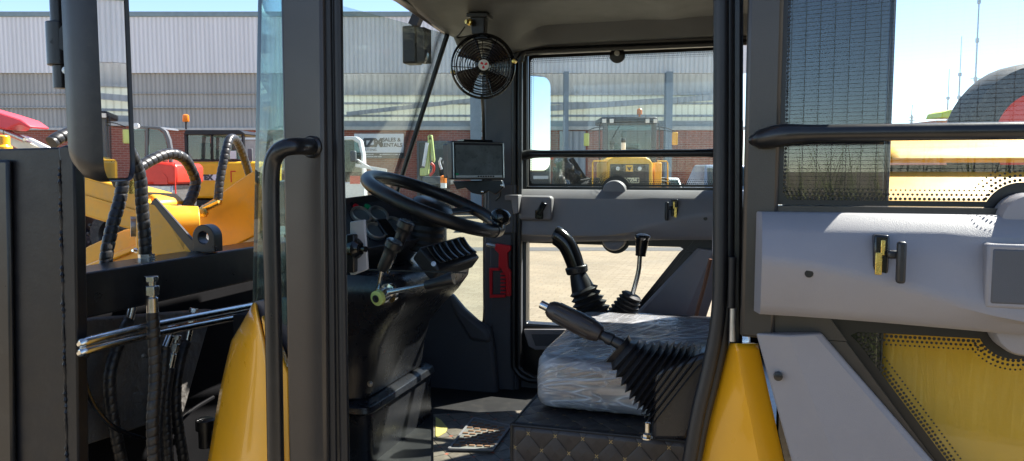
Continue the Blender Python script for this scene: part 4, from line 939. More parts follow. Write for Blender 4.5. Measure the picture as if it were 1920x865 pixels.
# plate with knob on the near pillar
g = slab([(656,416),(683,412),(689,506),(664,516),(656,516)], 1.40, .008); pt_ = P(g, 'mounting_plate', mat('pale_grey_plate', (.42,.42,.43), .45), bevel=.002)
g = slab([(648,440),(664,440),(664,512),(648,512)], 1.385, .05); P(g, 'plate_bracket', 'black_paint', pt_, bevel=.003)
c = K(668,466,1.398); g = G().lathe(c, (1,-.35,0), [(-.01,.020),(.004,.021),(.010,.016),(.014,.012)], 20); g.lathe(c, (1,-.35,0), [(.014,.006),(.028,.006)], 12); P(g, 'plate_knob', 'gloss', pt_)
# grey cowl in the far front corner
g = slab([(836,545),(848,556),(868,580),(892,602),(918,618),(924,650),(935,782),(740,782),(740,600),(800,548)], 2.40, .04); P(g, 'cowl_panel', 'trim', bevel=.012)
g = slab([(836,546),(866,582),(915,622),(920,645),(880,640),(850,590)], 2.385, .03); P(g, 'cowl_panel', 'trim', bevel=.014)
# far front pillar
g = slab([(907,80),(972,80),(972,775),(926,775),(914,640),(907,610)], 2.455, .10); fp = P(g, 'front_pillar', 'trim', bevel=.008)
g = slab([(918,440),(964,440),(964,740),(930,740),(921,600)], 2.449, .01); P(g, 'pillar_cover', 'trim', fp, bevel=.004)
g = slab([(914,345),(968,345),(968,438),(914,438)], 2.44, .02); P(g, 'pillar_cover', 'trim', fp, bevel=.005)
g = slab([(946,366),(972,366),(972,400),(962,402),(958,376),(946,376)], 2.40, .045); P(g, 'latch_striker', 'liner', fp, bevel=.003)
g = slab([(903,760),(965,757),(965,772),(903,775)], 2.40, .09); P(g, 'pillar_foot', 'trim', fp, bevel=.004)
screw(K(938,766,2.398), (0,-1,.6), .007, fp); g = G().lathe(K(938,733,2.447), (0,-1,0), [(0,.012),(.004,.012),(.005,.009),(.002,.006),(.002,0)], 18); P(g, 'plug', 'trim', fp)
# door opening seals, far side
for off, r in ((0,.011),(10,.008)):
    pts = [K(1400,70+off,2.45), K(1200,78+off,2.45), K(1010,86+off,2.45), K(982,91+off,2.45), K(968+off,106+off,2.45), K(965+off,140,2.45), K(964+off,400,2.45), K(963+off,660,2.45), K(967+off,692,2.45), K(984+off,709-off*.5,2.45), K(1010,714-off*.5,2.45), K(1100,716,2.45)]
    g = G().tube(resample(catmull(pts, 8), .01), r, 10); P(g, 'door_seal', 'seal')
g = slab([(966,712),(1400,716),(1400,900),(930,900),(930,772),(966,770)], 2.49, .05); P(g, 'cab_side_panel', 'trim', bevel=.006)
g = slab([(960,-40),(1420,-60),(1420,70),(990,88),(960,100)], 2.50, .05); P(g, 'side_header', 'trim')
g = slab([(981,618),(1075,618),(1075,657),(1003,657),(990,650)], 2.50, .012); pk = P(g, 'lower_pocket', 'liner', bevel=.004)
g = slab([(996,627),(1070,627),(1070,649),(1004,649)], 2.498, .003); P(g, 'pocket_recess', 'trim', pk, bevel=.001)
# ---- doors -------------------------------------------------------
VG, VF = 1.275, 2.545
dn = lambda px, py, v=VG: (K(px, py, v).x-.012, K(px, py, v).z)
d1, z1 = dn(1590, 622); d2, z2 = dn(1772, 865)
slope = (d2-d1)/(z2-z1)
LOWZ = 1.125
def hexdots(g, T, pts, w):
    for (d, z, r) in pts:
        b = len(g.v); g.v += [T(d+r*math.cos(a), w, z+r*math.sin(a)) for a in [math.pi/3*k for k in range(6)]]; g.f.append([b+k for k in range(6)])
def door(side):
    near = side == 'near'
    T = (lambda d, w, z: V((.012+d, VG-w, z))) if near else (lambda d, w, z: V((-d+.005, VF-w, z)))
    def bx(d0, d1_, w0, w1, z0, z1_): return G().box(T(d0,w0,z0), T(d1_,w1,z1_))
    def pr(pts, w0, w1): return G().prism([T(d, w0, z) for d, z in pts], T(0,w1,0)-T(0,w0,0))
    fm = 'pillar' if near else 'black_paint'
    lm = 'liner'
    # one welded frame is the body of the door
    g = pr([(0,1.385),(.052,1.385),(.052,2.045),(.696,2.045),(.696,1.118),(.30,1.118),(.30,.93),(.75,.93),(.75,2.105),(0,2.105)], -.028, .028)
    D = P(g, 'cab_door', fm, bevel=.006)
    g = pr([(.0525,1.387),(d1+slope*(1.387-z1)-.012,1.387),(d1+slope*(1.4315-z1)-.012,1.432),(.6955,1.432),(.6955,1.595),(.0525,1.595)], -.014, .020) ; P(g, 'middle_rail', fm, D)
    g = pr([(d1-.075+slope*(1.385-z1),1.386),(d1-.015+slope*(1.385-z1),1.386),(d1-.015+slope*(1.0-z1),1.0),(d1-.075+slope*(1.0-z1),1.0)], -.024, .020); P(g, 'lower_rail', fm, D)
    # glass
    g = bx(.053,.695,-.006,-.002,1.5955,2.044); P(g, 'upper_window', 'doorglass' if near else 'glass', D, smooth=0)
    dl = lambda z: d1+slope*(z-z1)
    g = pr([(dl(1.43)-.012,1.431),(.695,1.431),(.695,1.005),(dl(1.005)-.012,1.005)], -.006, -.002); P(g, 'lower_window', 'doorglass', D, smooth=0)
    # printed border (upper): ring
    O = [(.053,1.596),(.695,1.596),(.695,2.0435),(.053,2.0435)]
    I = [(a*1.0+.374, b+1.818) for a, b in rr(.314, .214, .012, 4)]
    Oc = [( .374+max(-.321,min(.321,(a-.374)*3)), 1.81975+max(-.2235,min(.2235,(b-1.818)*3))) for a, b in I]
    def ringof(outer, inner, w): 
        g = G(); n = len(inner); b0 = len(g.v); g.v += [T(d,w,z) for d,z in outer]+[T(d,w,z) for d,z in inner]
        g.f += [[k, (k+1)%n, n+(k+1)%n, n+k] for k in range(n)]; return g
    fr_ = P(ringof(Oc, I, -.0012), 'printed_border', 'frit', D, smooth=0)
    g = G(); pts = []
    p = .0066
    for row, r in ((0,.0029),(1,.0024),(2,.0017)):
        k = 0; d = .064
        while d < .686:
            dd = d+(p/2 if row % 2 else 0)
            if math.hypot(dd-.39, 1.607+row*.0066-1.583) > .052: pts.append((dd, 1.607+row*.0066, r))
            pts.append((dd, 2.029-row*.0066, r)); d += p
    for row, r in ((0,.0026),(1,.0018)):
        z = 1.612
        while z < 2.026:
            pts.append((.685-row*.0066, z+(p/2 if row else 0), r)); 
            if row == 0: pts.append((.0625, z, r))
            z += p
    for row, r in ((0,.0030),(1,.0027),(2,.0022),(3,.0016)):
        R = .053+row*.0068; k = int(math.pi*R/p)
        for q in range(k+1):
            a = math.pi*(q+(.5 if row % 2 else 0))/k; z = 1.583+R*math.sin(a)
            if z > 1.604 + (.0 if row == 0 else .02): pts.append((.39+R*math.cos(a), z, r))
    # lower pane print
    cz = 1.42
    zt = dn(1700, 628)[1]
    for row, r in ((0,.0032),(1,.0026),(2,.0019)):
        z = zt-.004-row*.0066; d = d1+.016
        while d < .69:
            dd = d+(p/2 if row % 2 else 0)
            if math.hypot(dd-.39, z-cz) > .052 and dd > dl(z)+.004: pts.append((dd, z, r))
            d += p
        z = zt-.012
        s_ = 0
        while z > 1.01:
            off = .006+row*.0072
            pts.append((dl(z)+off*1.25, z-(p*.4 if row % 2 else 0), r)); z -= p*.78
        R = .052+row*.0068; k = int(math.pi*R/p)
        for q in range(k+1):
            a = math.pi+math.pi*(q+(.5 if row % 2 else 0))/k; z = cz+R*math.sin(a)
            if z < zt-.006: pts.append((.39+R*math.cos(a), z, r))
    pts = [(d_, z_, r_*.86) for d_, z_, r_ in pts if near or z_ > 1.5]; hexdots(g, T, pts, -.0014); P(g, 'printed_dots', 'frit', D, smooth=0)
    def lring():
        g = pr([(dl(1.43)-.012,1.4305),(.6945,1.4305),(.6945,zt),(d1+.014,zt),(d1+.004,zt-.006),(dl(zt-.018)+.003,zt-.018),(dl(1.0)+.004,1.0),(dl(1.0)-.05,1.0)], -.0016, -.0010); return g
    P(lring(), 'printed_border', 'frit', D, smooth=0)
    g = G().prism([T(.39+.05*math.cos(a), -.0016, 1.583+.05*math.sin(a)) for a in [math.pi*k/24 for k in range(25)]], T(0,.0006,0)-T(0,0,0)); P(g, 'printed_patch', 'frit', D, smooth=0)
    g = G().prism([T(.39+.05*math.cos(a), -.0018, 1.42+.05*math.sin(a)) for a in [math.pi+math.pi*k/24 for k in range(25)]], T(0,.0006,0)-T(0,0,0)); P(g, 'printed_patch', 'frit', D, smooth=0)
    for zc in (1.578, 1.424):
        g = G().lathe(T(.39,.004,zc), (0,-1,0), [(0,.040),(.034,.040),(.040,.037),(.0415,.033),(.042,0)], 48); P(g, 'glass_boss', lm, D)
    g = G().lathe(T(.39,-.001,2.030), (0,-1,0), [(0,.026),(.006,.026),(.008,.022),(.008,0)], 30); kb = P(g, 'window_catch', 'plastic', D)
    g = G().lathe(T(.39,.0075,2.036), (0,-1,0), [(0,.009),(.006,.009),(.008,.007),(.008,0)], 20); P(g, 'catch_button', 'lamp', kb)
    # moulded liner
    def sect(d):
        t = (d-.02)/.715
        zc = 1.517-.072*ss(.0,.62,t); zb = 1.430-.022*ss(0,1,t); e = min(1, (d-.02)/.012+.35, (.735-d)/.012+.35)
        q = [(0,1.586),(.016*e,1.586),(.022*e,1.5835),(.046*e,1.5635),(.052*e,1.557),(.062*e,(1.557+zc)/2+.004),(.073*e,zc+.010),(.0755*e,zc+.001),(.0745*e,zc-.010),(.060*e,zb+.018),(.052*e,zb+.006),(.042*e,zb),(0,zb)]
        return [T(d, .0205+w, z) for w, z in q]
    ds = [.02,.023,.028,.034]+[.034+.06*k for k in range(1,12)]+[.720,.726,.731,.735]
    g = G().rings([sect(d) for d in ds]); L_ = P(g, 'door_liner', lm, D, smooth=28)
    # latch handle in its slot
    sw0_ = dn(1638,440,1.19); sw1_ = dn(1664,517,1.19)
    dA, dB = sw0_[0], sw1_[0]
    g = bx(dA,dB,.07,.0925,sw1_[1],sw0_[1]); sl_ = P(g, 'handle_slot', 'gloss', D, bevel=.003)
    g = bx(dA+.002,dA+.011,.0926,.0955,sw1_[1]+.002,sw1_[1]+.034); g.box(T(dA+.0085,.0927,sw1_[1]+.03), T(dB-.006,.0953,sw1_[1]+.052)); P(g, 'latch_tongue', 'brass', D, bevel=.001)
    g = bx(dB-.004,dB+.018,.093,.104,sw1_[1]+.026,sw1_[1]+.038); g.box(T(dB+.006,.1041,sw1_[1]-.007), T(dB+.018,.118,sw1_[1]+.052)); P(g, 'inner_handle', 'plastic', D, bevel=.004, seg=3)
    for px, py in ((1517,513),):
        d_, z_ = dn(px, py, 1.18); g = G().lathe(T(d_,.088,z_), (0,-1,0), [(0,.0062),(.0068,.0062),(.0072,.0057),(.0072,0)], 18); P(g, 'hole_shade_disc', 'frit', D)  # proud black disc: the dark inside of a recess painted on
    # storage pocket / latch block at the free end
    pz1, pz0 = dn(1870,466,1.18)[1], dn(1870,570,1.18)[1]; pd = dn(1858,500,1.18)[0]
    if near:
     g = bx(pd-.006,.56,.055,.0975,pz0-.006,pz1+.006); P(g, 'pocket_surround', lm, D, bevel=.004)
    if near:
     g = bx(pd,.553,.09,.0985,pz0,pz1); P(g, 'pocket', 'trim', D, bevel=.003)
    g = bx(.585,.70,.07,.112,1.485,1.566); P(g, 'latch_cover', lm, D, bevel=.012, seg=4)
    g = bx(.612,.640,.112,.122,1.490,1.520); g.bar(T(.628,.128,1.505), T(.605,.128,1.545), .02, .012, V((0,1,0))); P(g, 'release_lever', 'gloss', D, bevel=.004)
    g = bx(.700,.722,.075,.10,1.50,1.53); P(g, 'latch_jaw', 'gloss', D, bevel=.003)
    # lower wedge cover
    q = [dn(1418,628,1.235), dn(1541,627,1.235), dn(1748,865,1.235), dn(1484,865,1.235)]
    ex = lambda a, b, z: (a[0]+(b[0]-a[0])*(z-a[1])/(b[1]-a[1]), z)
    ql = [q[0], q[1], ex(q[1],q[2],1.005), ex(q[0],q[3],1.005)]
    cA, cB = dn(1478,628,1.235), dn(1566,865,1.235); cC = ex(cA,cB,1.005)
    def rowc(a, c, b): return [T(a[0],.0205,a[1]), T(a[0],.030,a[1]), T(c[0],.044,c[1]), T(b[0]-.012,.038,b[1]), T(b[0],.032,b[1]), T(b[0],.0205,b[1])]
    g = G().rings([rowc(ql[0],cA,ql[1]), rowc(ql[3],cC,ql[2])]); P(g, 'lower_cover', lm, D, bevel=.003, seg=3, smooth=3)
    d_, z_ = dn(1459,706,1.235); g = G().lathe(T(d_,.034,z_), (0,-1,0), [(0,.0068),(.0085,.0068),(.0088,.0062),(.0088,0)], 18); P(g, 'hole_shade_disc', 'frit', D)  # black disc again in place of a shaded recess
    # grab bar
    zb = 1.705
    pts = [T(.012,.022,zb-.008), T(.03,.040,zb-.006), T(.06,.056,zb-.001), T(.11,.062,zb), T(.30,.062,zb), T(.52,.062,zb), T(.62,.062,zb), T(.672,.056,zb), T(.70,.040,zb-.004), T(.716,.022,zb-.005)]
    pp_ = resample(catmull(pts, 10), .008); n2 = len(pp_)
    rad = [.0125+.0045*(math.exp(-(k/n2/.06)**2)*0+math.exp(-((k/n2-.06)/.045)**2)+math.exp(-((k/n2-.94)/.045)**2)) - (.004 if k < 2 or k > n2-3 else 0) for k in range(n2)]
    g = G().tube(pp_, rad, 14); P(g, 'grab_bar', 'black_paint', D)
    return D
ND = door('near'); ND['label'] = 'open door in front with pale grey liner'
FD = door('far'); FD['label'] = 'closed door on the far side of the cab'
# ---- rear pillar, hinge, seal, yellow lower panel
g = slab([(1360,-40),(1394,-40),(1392,660),(1376,660),(1366,640),(1362,300)], 1.30, .07); P(g, 'rear_pillar', 'black_paint', bevel=.006)
pts = [K(1352,-30,1.29), K(1352,160,1.29), K(1351,400,1.29), K(1350,540,1.29), K(1343,620,1.29), K(1327,700,1.29), K(1308,780,1.29), K(1285,910,1.29)]
g = G().tube(resample(catmull(pts, 10), .01), .0125, 14); P(g, 'door_seal', 'seal')
pts = [K(1366,-30,1.30), K(1366,400,1.30), K(1364,560,1.30), K(1355,640,1.30), K(1338,715,1.30), K(1317,800,1.30), K(1296,910,1.30)]
g = G().tube(resample(catmull(pts, 10), .01), .010, 12); P(g, 'door_seal', 'seal')
g = G(); g.lathe(K(1371,578,1.272), (0,0,1), [(0,.0062),(.084,.0062)], 16); hg = P(g, 'door_hinge', 'black_steel', bevel=.001)
g = G(); g.lathe(K(1373,640,1.276), (0,0,1), [(0,.0055),(.055,.0055)], 16); P(g, 'hinge_pin', 'steel', hg)
g = slab([(1375,494),(1384,494),(1384,572),(1375,572)], 1.276, .004); P(g, 'hinge_leaf', 'black_steel', hg)
def yb(s, t):
    y = 644+s*286; ks = [(1366,1366+(1303-1366)*1.0),(1379,1436),(1418,1482)]
    L0, R0, E0 = [a+(b-a)*s for a, b in ks]; 
    if t < .06: return K(L0-0.5, y, 1.40-.09*t/.06)
    if t < .5: q = (t-.06)/.44; return K(L0+(R0-L0)*q, y, 1.31-.035*q)
    if t < .94: q = (t-.5)/.44; return K(R0+(E0-R0)*q, y, 1.275+.018*q)
    return K(E0+.5, y, 1.293+.05*(t-.94)/.06)
g = G().grid(yb, 20, 34); P(g, 'rear_pillar_skirt', 'yellow', thick=.004, smooth=14)
g = G(); g.box((.075,1.335,1.15), (.229,1.343,2.16)); P(g, 'rear_side_window', 'darkglass', bevel=.004)
g = G(); g.box((.2295,1.335,1.15), (.236,2.55,2.16)); P(g, 'cab_rear_wall', 'black_paint', bevel=.004)
g = G(); g.box((.04,1.376,.82), (.236,2.55,1.149)); P(g, 'cab_rear_base', 'black_paint', bevel=.004)
# ---- hood and fender behind the open door
def hd(s, t):
    u = .245+s*1.25
    if t < .06: return V((u, 1.535, 1.664+.012*t/.06))
    t = (t-.06)/.94; v = 1.538+t*1.08; k = (t-.5)*2
    return V((u, v, 1.742-.064*abs(k)**2.2 - .03*ss(.7,1,s)))
g = G().grid(hd, 30, 30); hd_ = P(g, 'engine_hood', 'yellow_far', thick=.008, smooth=40)
g = G(); g.box((.25,1.545,1.647), (1.5,2.60,1.660)); P(g, 'hood_seal', 'rubber', hd_, bevel=.003)
fpts = [(1.63,1.646),(1.55,1.645),(1.52,1.640),(1.47,1.620),(1.425,1.598),(1.41,1.575),(1.405,1.53),(1.40,1.46),(1.385,1.40),(1.355,1.32),(1.33,1.20),(1.33,1.05),(1.33,.92)]
fsm = catmull([V((0,a,b)) for a,b in fpts], 5)
def fd(s, t):
    q = fsm[min(len(fsm)-1, int(round(t*(len(fsm)-1))))]; f = ss(.62, 1.0, s)
    return V((.238+s*.62, q.y+.10*f*f, q.z-.14*f*f))
g = G().grid(fd, 40, len(fsm)-1); P(g, 'rear_fender', 'yellow_far', thick=.006, smooth=60)
g = G(); g.box((.25,1.62,1.10), (1.5,2.55,1.60)); P(g, 'engine_side', 'black_steel', bevel=.01)
g = G().tube(catmull([K(1690,272,1.75), K(1760,283,1.75), K(1840,292,1.75), K(1930,292,1.75)], 8), .008, 10); P(g, 'hood_trim_tube', 'steel')
g = G(); g.box((-2.5,1.75,.40), (1.6,2.35,.445)); P(g, 'chassis', 'black_steel', bevel=.01)
for u, v in ((.85,1.62),(.85,2.45),(-2.5,1.62),(-2.5,2.45)):
    W[LD.name] = W[LD.name]
    g = G(); g.lathe((u,v,.55), (0,1,0), [(-.14,.34),(-.145,.45),(-.12,.53),(-.06,.55),(.06,.55),(.12,.53),(.145,.45),(.14,.34)], 40, cap=False); ty = P(g, 'wheel', 'tyre')
    g = G(); g.lathe((u,v,.55), (0,1,0), [(-.12,.35),(-.08,.30),(-.08,.1),(-.1,0)], 30, cap=False); g.lathe((u,v,.55), (0,1,0), [(.12,.35),(.08,.30),(.08,.1),(.1,0)], 30, cap=False); P(g, 'rim', 'yellow', ty)
# far side mirror
mc = K(1003, 232, 3.0); n = V((.80,-.60,0)).normalized(); e1 = V((.60,.80,0))
W2, H2 = .085, .195
g = G(); g.rings([loop(W2*.95,H2*.98,.04,0), loop(W2,H2,.045,-.01), loop(W2*.9,H2*.95,.045,-.045), loop(W2*.6,H2*.8,.04,-.06)]); mh = P(g, 'side_mirror', 'plastic', smooth=50)
g = G(); g.prism(loop(W2*.93,H2*.97,.038,.0005), n*.0015); P(g, 'mirror_glass', 'mirror', mh, smooth=0)
g = G(); g.tube(catmull([mc-n*.05+V((0,0,.15)), mc-n*.07+V((0,-.05,.26)), V((-.88,2.62,2.12))], 8), .012, 10); P(g, 'mirror_arm', 'black_paint', mh)
# ---- seat
g = G(); g.box((-.447,1.50,.885), (.06,2.25,1.118)); st = P(g, 'seat', 'quilt', bevel=.014, seg=3)
def sq(x, e): return math.copysign(abs(x)**e, x)
cc, hs = V((-.188,1.86,1.183)), V((.225,.255,.062))
def cush(s, t, k=1.0, nz=0.0):
    a = -math.pi+2*math.pi*s; b = -math.pi/2+math.pi*t; e = .15
    x = sq(math.cos(b),e)*sq(math.cos(a),e); y = sq(math.cos(b),e)*sq(math.sin(a),e); z = sq(math.sin(b),.28)
    p = V((x*hs.x*k, y*hs.y*k, z*hs.z*k + .006*(y+.3)*(z > 0)))
    if nz:
        q = cc+p; from_ = p.normalized()
        w = nsn.fractal(q*V_s, 1.0, 2.0, 4) if False else nsn.noise(V((q.x*14, q.y*9, q.z*22)))*.6+nsn.noise(V((q.x*30+5, q.y*24, q.z*60)))*.4+.5*abs(nsn.noise(V((q.x*9+q.z*30, q.y*11+q.z*12, 3.3))))
        p += from_*nz*w
    return cc+p
from mathutils import noise as nsn
g = G().grid(lambda s,t: cush(s,t), 60, 30); P(g, 'seat_cushion', mat('mauve_grey_fabric', (.15,.125,.135), .9, bump=.4, bscale=600), st, smooth=40)
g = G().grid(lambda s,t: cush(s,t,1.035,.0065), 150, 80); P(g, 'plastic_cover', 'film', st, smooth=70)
g = G()
for a, b in (((-.447,1.50,1.118),(.06,1.50,1.118)), ((-.447,1.50,1.118),(-.447,2.2,1.118)), ((-.447,1.50,1.118),(-.447,1.50,.89))): 
    a, b = V(a), V(b); off = V((.006 if a.x < -.4 else 0, .006, -.006)); g.tube([a+off*.6, b+off*.6], .0035, 8)
P(g, 'seat_piping', 'rubber', st)
# ---- park brake lever with pleated boot
v0 = 1.43
a, b = K(1027,577,v0), K(1128,628,v0); ax = b-a; L_ = ax.length
g = G().lathe(a, ax, [(0,.0115),(L_*.05,.0165),(L_*.12,.0190),(L_*.55,.0222),(L_*.85,.0205),(L_*.97,.0165),(L_,.011)], 24); pb = P(g, 'park_brake_lever', mat('brown_black_grip', (.035,.028,.027), .38, bump=.2, bscale=300))
g = G()
x, y, az = frame(ax)
for k in range(14):
    th = 2*math.pi*k/14; d = x*math.cos(th)+y*math.sin(th); g.bar(a+az*L_*.16+d*.0194, a+az*L_*.80+d*.0211, .0022, .0022)
P(g, 'grip_rib', 'plastic', pb)
g = G().lathe(a-az*.016, ax, [(0,.0075),(.0015,.0082),(.018,.0082)], 20); P(g, 'release_button', 'chrome', pb)
c, d = K(1128,628,v0), K(1172,650,v0); g = G().lathe(c-az*.004, d-c, [(0,.0095),(.012,.0105),(.016,.0125),(.026,.0125),(.028,.0105),((d-c).length+.01,.013)], 20); P(g, 'lever_shaft', 'plastic', pb)
R = []
nP = 12
A0, A1 = [(1137,676),(1150,690),(1158,702),(1168,716),(1176,727),(1184,738),(1192,748),(1199,757),(1206,764),(1212,771),(1218,777),(1226,783)], [(1178,630),(1196,640),(1208,644),(1222,646),(1236,647),(1250,647),(1263,648),(1276,649),(1288,650),(1301,651),(1314,652),(1326,656)]
for k in range(nP):
    for ph in (0, 1):
        lo, hi = K(*A0[k], v0), K(*A1[k], v0)
        if ph: 
            k2 = min(k+1, nP-1); lo = lo.lerp(K(*A0[k2], v0), .5); hi = hi.lerp(K(*A1[k2], v0), .5)
        m_ = (lo+hi)/2; h_ = (hi-lo)/2; s_ = 1.0 if not ph else .80
        wd_ = (.030+.030*min(1, k/5))*(1.0 if not ph else .82)
        e_ = h_.normalized(); L2 = h_.length*s_
        ring = [m_ + e_*p_ + V((0,1,0))*q_ for p_, q_ in rr(L2, wd_, min(.02, L2*.6, wd_*.7), 4)]
        R.append(ring)
g = G().rings(R); P(g, 'lever_boot', 'seal', pb, smooth=28)
g = slab([(1224,700),(1240,690),(1322,662),(1338,672),(1322,760),(1300,800),(1290,826),(1222,826)], v0-.055, .11); P(g, 'boot_base', 'console', pb, bevel=.012, seg=3)
screw(K(1213,822,1.46), (0,0,1), .008, pb, 'chrome'); g = G().lathe(K(1214,810,1.46), (0,0,1), [(0,.006),(.018,.006),(.019,.004)], 12); P(g, 'stud', 'chrome', pb)
# ---- control levers beside the seat
def bellows(pts, r0, r1, pitch, name, parent):
    p = resample(catmull(pts, 12), .0018); L_ = .0018*len(p)
    g = G().tube(p, lambda s,a: (r0+(r1-r0)*min(1, s/L_))*(.80+.24*(1-abs(2*((s/pitch) % 1)-1))), 24); return P(g, name, 'rubber', parent, smooth=28)
vj = 2.20
pj = catmull([K(1037,440,vj), K(1047,444,vj), K(1062,458,vj), K(1073,480,vj), K(1081,504,vj)], 10)
nn = len(pj); g = G().tube(pj, [(.024+.001*min(k,6) if k > 3 else .012+.003*k)-.004*k/nn for k in range(nn)], 24); js = P(g, 'joystick', 'gloss', smooth=60)
g = G().tube([K(1080,499,vj), K(1083,513,vj)], [.034,.032], 28); P(g, 'joystick_collar', 'plastic', js, bevel=.004)
g = G().tube([K(1083,513,vj), K(1088,528,vj), K(1094,545,vj)], [.024,.030,.036], 28); P(g, 'joystick_stem', 'plastic', js)
bellows([K(1093,541,vj), K(1103,566,vj), K(1115,598,vj), K(1120,630,vj)], .042, .066, .0165, 'joystick_bellows', js)
g = G().tube(catmull([K(1205,441,vj), K(1204,452,vj), K(1201,480,vj)], 6), lambda s,a: .0215-.12*s if s < .05 else .0150, 22); gl_ = P(g, 'gear_lever', 'gloss', smooth=60)
g = G().lathe(K(1205,446,vj), (.05,0,1), [(-.006,.020),(.002,.0245),(.008,.022),(.012,.012),(.013,0)], 22); P(g, 'lever_knob', 'gloss', gl_)
g = G().tube(catmull([K(1200,478,vj), K(1197,510,vj), K(1187,548,vj), K(1182,562,vj)], 8), .0070, 12); P(g, 'lever_rod', 'chrome', gl_)
bellows([K(1186,552,vj), K(1172,580,vj), K(1156,612,vj)], .030, .052, .0125, 'lever_bellows', gl_)
g = G(); g.box((-.30,2.14,.90), (.22,2.38,1.205)); P(g, 'side_console', 'console', bevel=.012)
g = G().tube(catmull([K(1332,486,2.40), K(1322,530,2.40), K(1306,590,2.40), K(1298,640,2.40)], 8), .0062, 10); P(g, 'cable_sleeve', 'copper')
g = slab([(1338,350),(1350,350),(1350,500),(1340,505),(1335,470)], 1.47, .03); P(g, 'pillar_clip', 'liner', bevel=.002)

# ------------------------------------------------------------------ loose and added things in the cab
# round fan hung from the headliner
fc = K(906, 124, 2.10)
fan = thing('cab_fan', 'round black cab fan with wire cage hung from the grey headliner', 'fan', fc)
nf = V((.36,-.93,-.04)).normalized(); fx, fy, _ = frame(nf); FR = .0905
def Q(g, name, m, parent, **kw): return g.build(name, M[m] if isinstance(m, str) else m, parent, **kw)
g = G()
for k in range(11):
    r = FR*(.18+.82*k/10); off = .030-.030*(k/10)**2.2
    g.tube([fc+fx*math.cos(a)*r+fy*math.sin(a)*r+nf*off for a in [2*math.pi*j/56 for j in range(56)]], .0013 if k < 10 else .0028, 6, closed=True)
for k in range(8):
    a = 2*math.pi*k/8+.3; d = fx*math.cos(a)+fy*math.sin(a); g.tube([fc+d*FR*(.15+.85*j/8)+nf*(.0285-.030*((.15+.85*j/8))**2.2) for j in range(9)], .0014, 6)
cg = Q(g, 'front_cage', 'gloss', fan)
g = G()
for k in range(6):
    r = FR*(.3+.7*k/5); g.tube([fc+fx*math.cos(a)*r+fy*math.sin(a)*r-nf*(.055-.03*(k/5)**2) for a in [2*math.pi*j/48 for j in range(48)]], .0014 if k < 5 else .003, 6, closed=True)
for k in range(8):
    a = 2*math.pi*k/8; d = fx*math.cos(a)+fy*math.sin(a); g.tube([fc+d*FR*.25-nf*.055, fc+d*FR-nf*.025, fc+d*FR], .0014, 6)
Q(g, 'rear_cage', 'gloss', fan)
blm = mat('smoked_fan_blade', (.030,.017,.018), .3)
for k in range(4):
    a0 = math.radians(90*k-75)
    def bf(s, t):
        r = .018+.062*s; a = a0+(-.05+1.0*t)*(.75+.25*s); return fc+fx*math.cos(a)*r+fy*math.sin(a)*r-nf*(.012+.022*(t-.5))
    g = G().grid(bf, 10, 10); Q(g, 'fan_blade', blm, fan, thick=.0015)
g = G().lathe(fc-nf*.05, nf, [(0,.022),(.04,.022),(.05,.018)], 24); Q(g, 'motor', 'plastic', fan)
g = G().lathe(fc+nf*.028, nf, [(0,.0155),(.004,.0155),(.005,.0145),(.005,0)], 28); bdg = Q(g, 'badge', 'white', fan)
for k in range(3):
    a0 = math.radians(120*k+20)
    pts = [fc+nf*.0335 + (fx*math.cos(a0+t)*r+fy*math.sin(a0+t)*r) for r, t in ((.0022,-.5),(.006,-.55),(.0105,-.25),(.0110,.25),(.0085,.5),(.0045,.45),(.0022,.6))]
    g = G().prism(pts, nf*.0006); Q(g, 'propeller_mark', 'red', bdg, smooth=0)
g = slab([(880,26),(909,28),(908,66),(884,64)], 2.11, .03); br = Q(g, 'hanger', 'plastic', fan, bevel=.003)
g = slab([(874,24),(914,24),(914,32),(874,32)], 2.10, .05); Q(g, 'hanger_plate', 'plastic', br, bevel=.002)
g = G().lathe(K(882,42,2.10), (-.6,-.8,0), [(0,.010),(.006,.010),(.008,.006),(.016,.006)], 14); Q(g, 'wing_screw', 'brass', fan)
g = slab([(884,62),(908,62),(922,76),(886,76)], 2.115, .05); Q(g, 'yoke', 'plastic', fan, bevel=.004)
for px, py in ((849,135),(964,115)):
    g = G().lathe(K(px,py,2.10), (0,-1,0), [(-.01,.006),(.004,.006),(.005,.003)], 10); Q(g, 'cage_clip', 'brass', fan)
g = G().tube(catmull([K(904,180,2.13), K(906,215,2.32), K(907,270,2.43), K(906,345,2.44)], 8), .0050, 10); Q(g, 'power_cord', 'rubber', fan)
g = G().tube(catmull([K(872,50,2.10), K(862,64,2.10), K(856,70,2.11), K(868,70,2.12), K(884,66,2.12)], 8), .0022, 8); Q(g, 'switch_wire', 'rubber', fan)
# monitor
mcn = K(898, 301, 2.27)
mon = thing('monitor', 'small black switched off monitor on a bracket beside the steering wheel', 'monitor', mcn)
nm = V((.752,-.663,.03)).normalized(); mx_ = V((-nm.y, nm.x, 0)).normalized(); 
mx_ = mx_ if mx_.x > 0 else -mx_; my_ = nm.cross(mx_); my_ = my_ if my_.z > 0 else -my_
hw, hh = .095, .060
g = G().obox(mcn-nm*.018, mx_*hw, my_*hh, nm*.018); mb = Q(g, 'housing', mat('monitor_plastic', (.032,.030,.036), .42, bump=.2, bscale=500), mon, bevel=.006, seg=3)
g = G().obox(mcn-nm*.0565, mx_*hw*.93, my_*hh*.90, nm*.020); Q(g, 'housing_back', mb.data.materials[0], mon, bevel=.005)
g = G().obox(mcn+nm*.0006, mx_*hw*.88, my_*hh*.78, nm*.0008); Q(g, 'screen', mat('lcd_reflection_grey', (.17,.19,.19), .3, var=.3, nscale=25), mon, smooth=0)  # grey base stands in for what the dark screen reflects
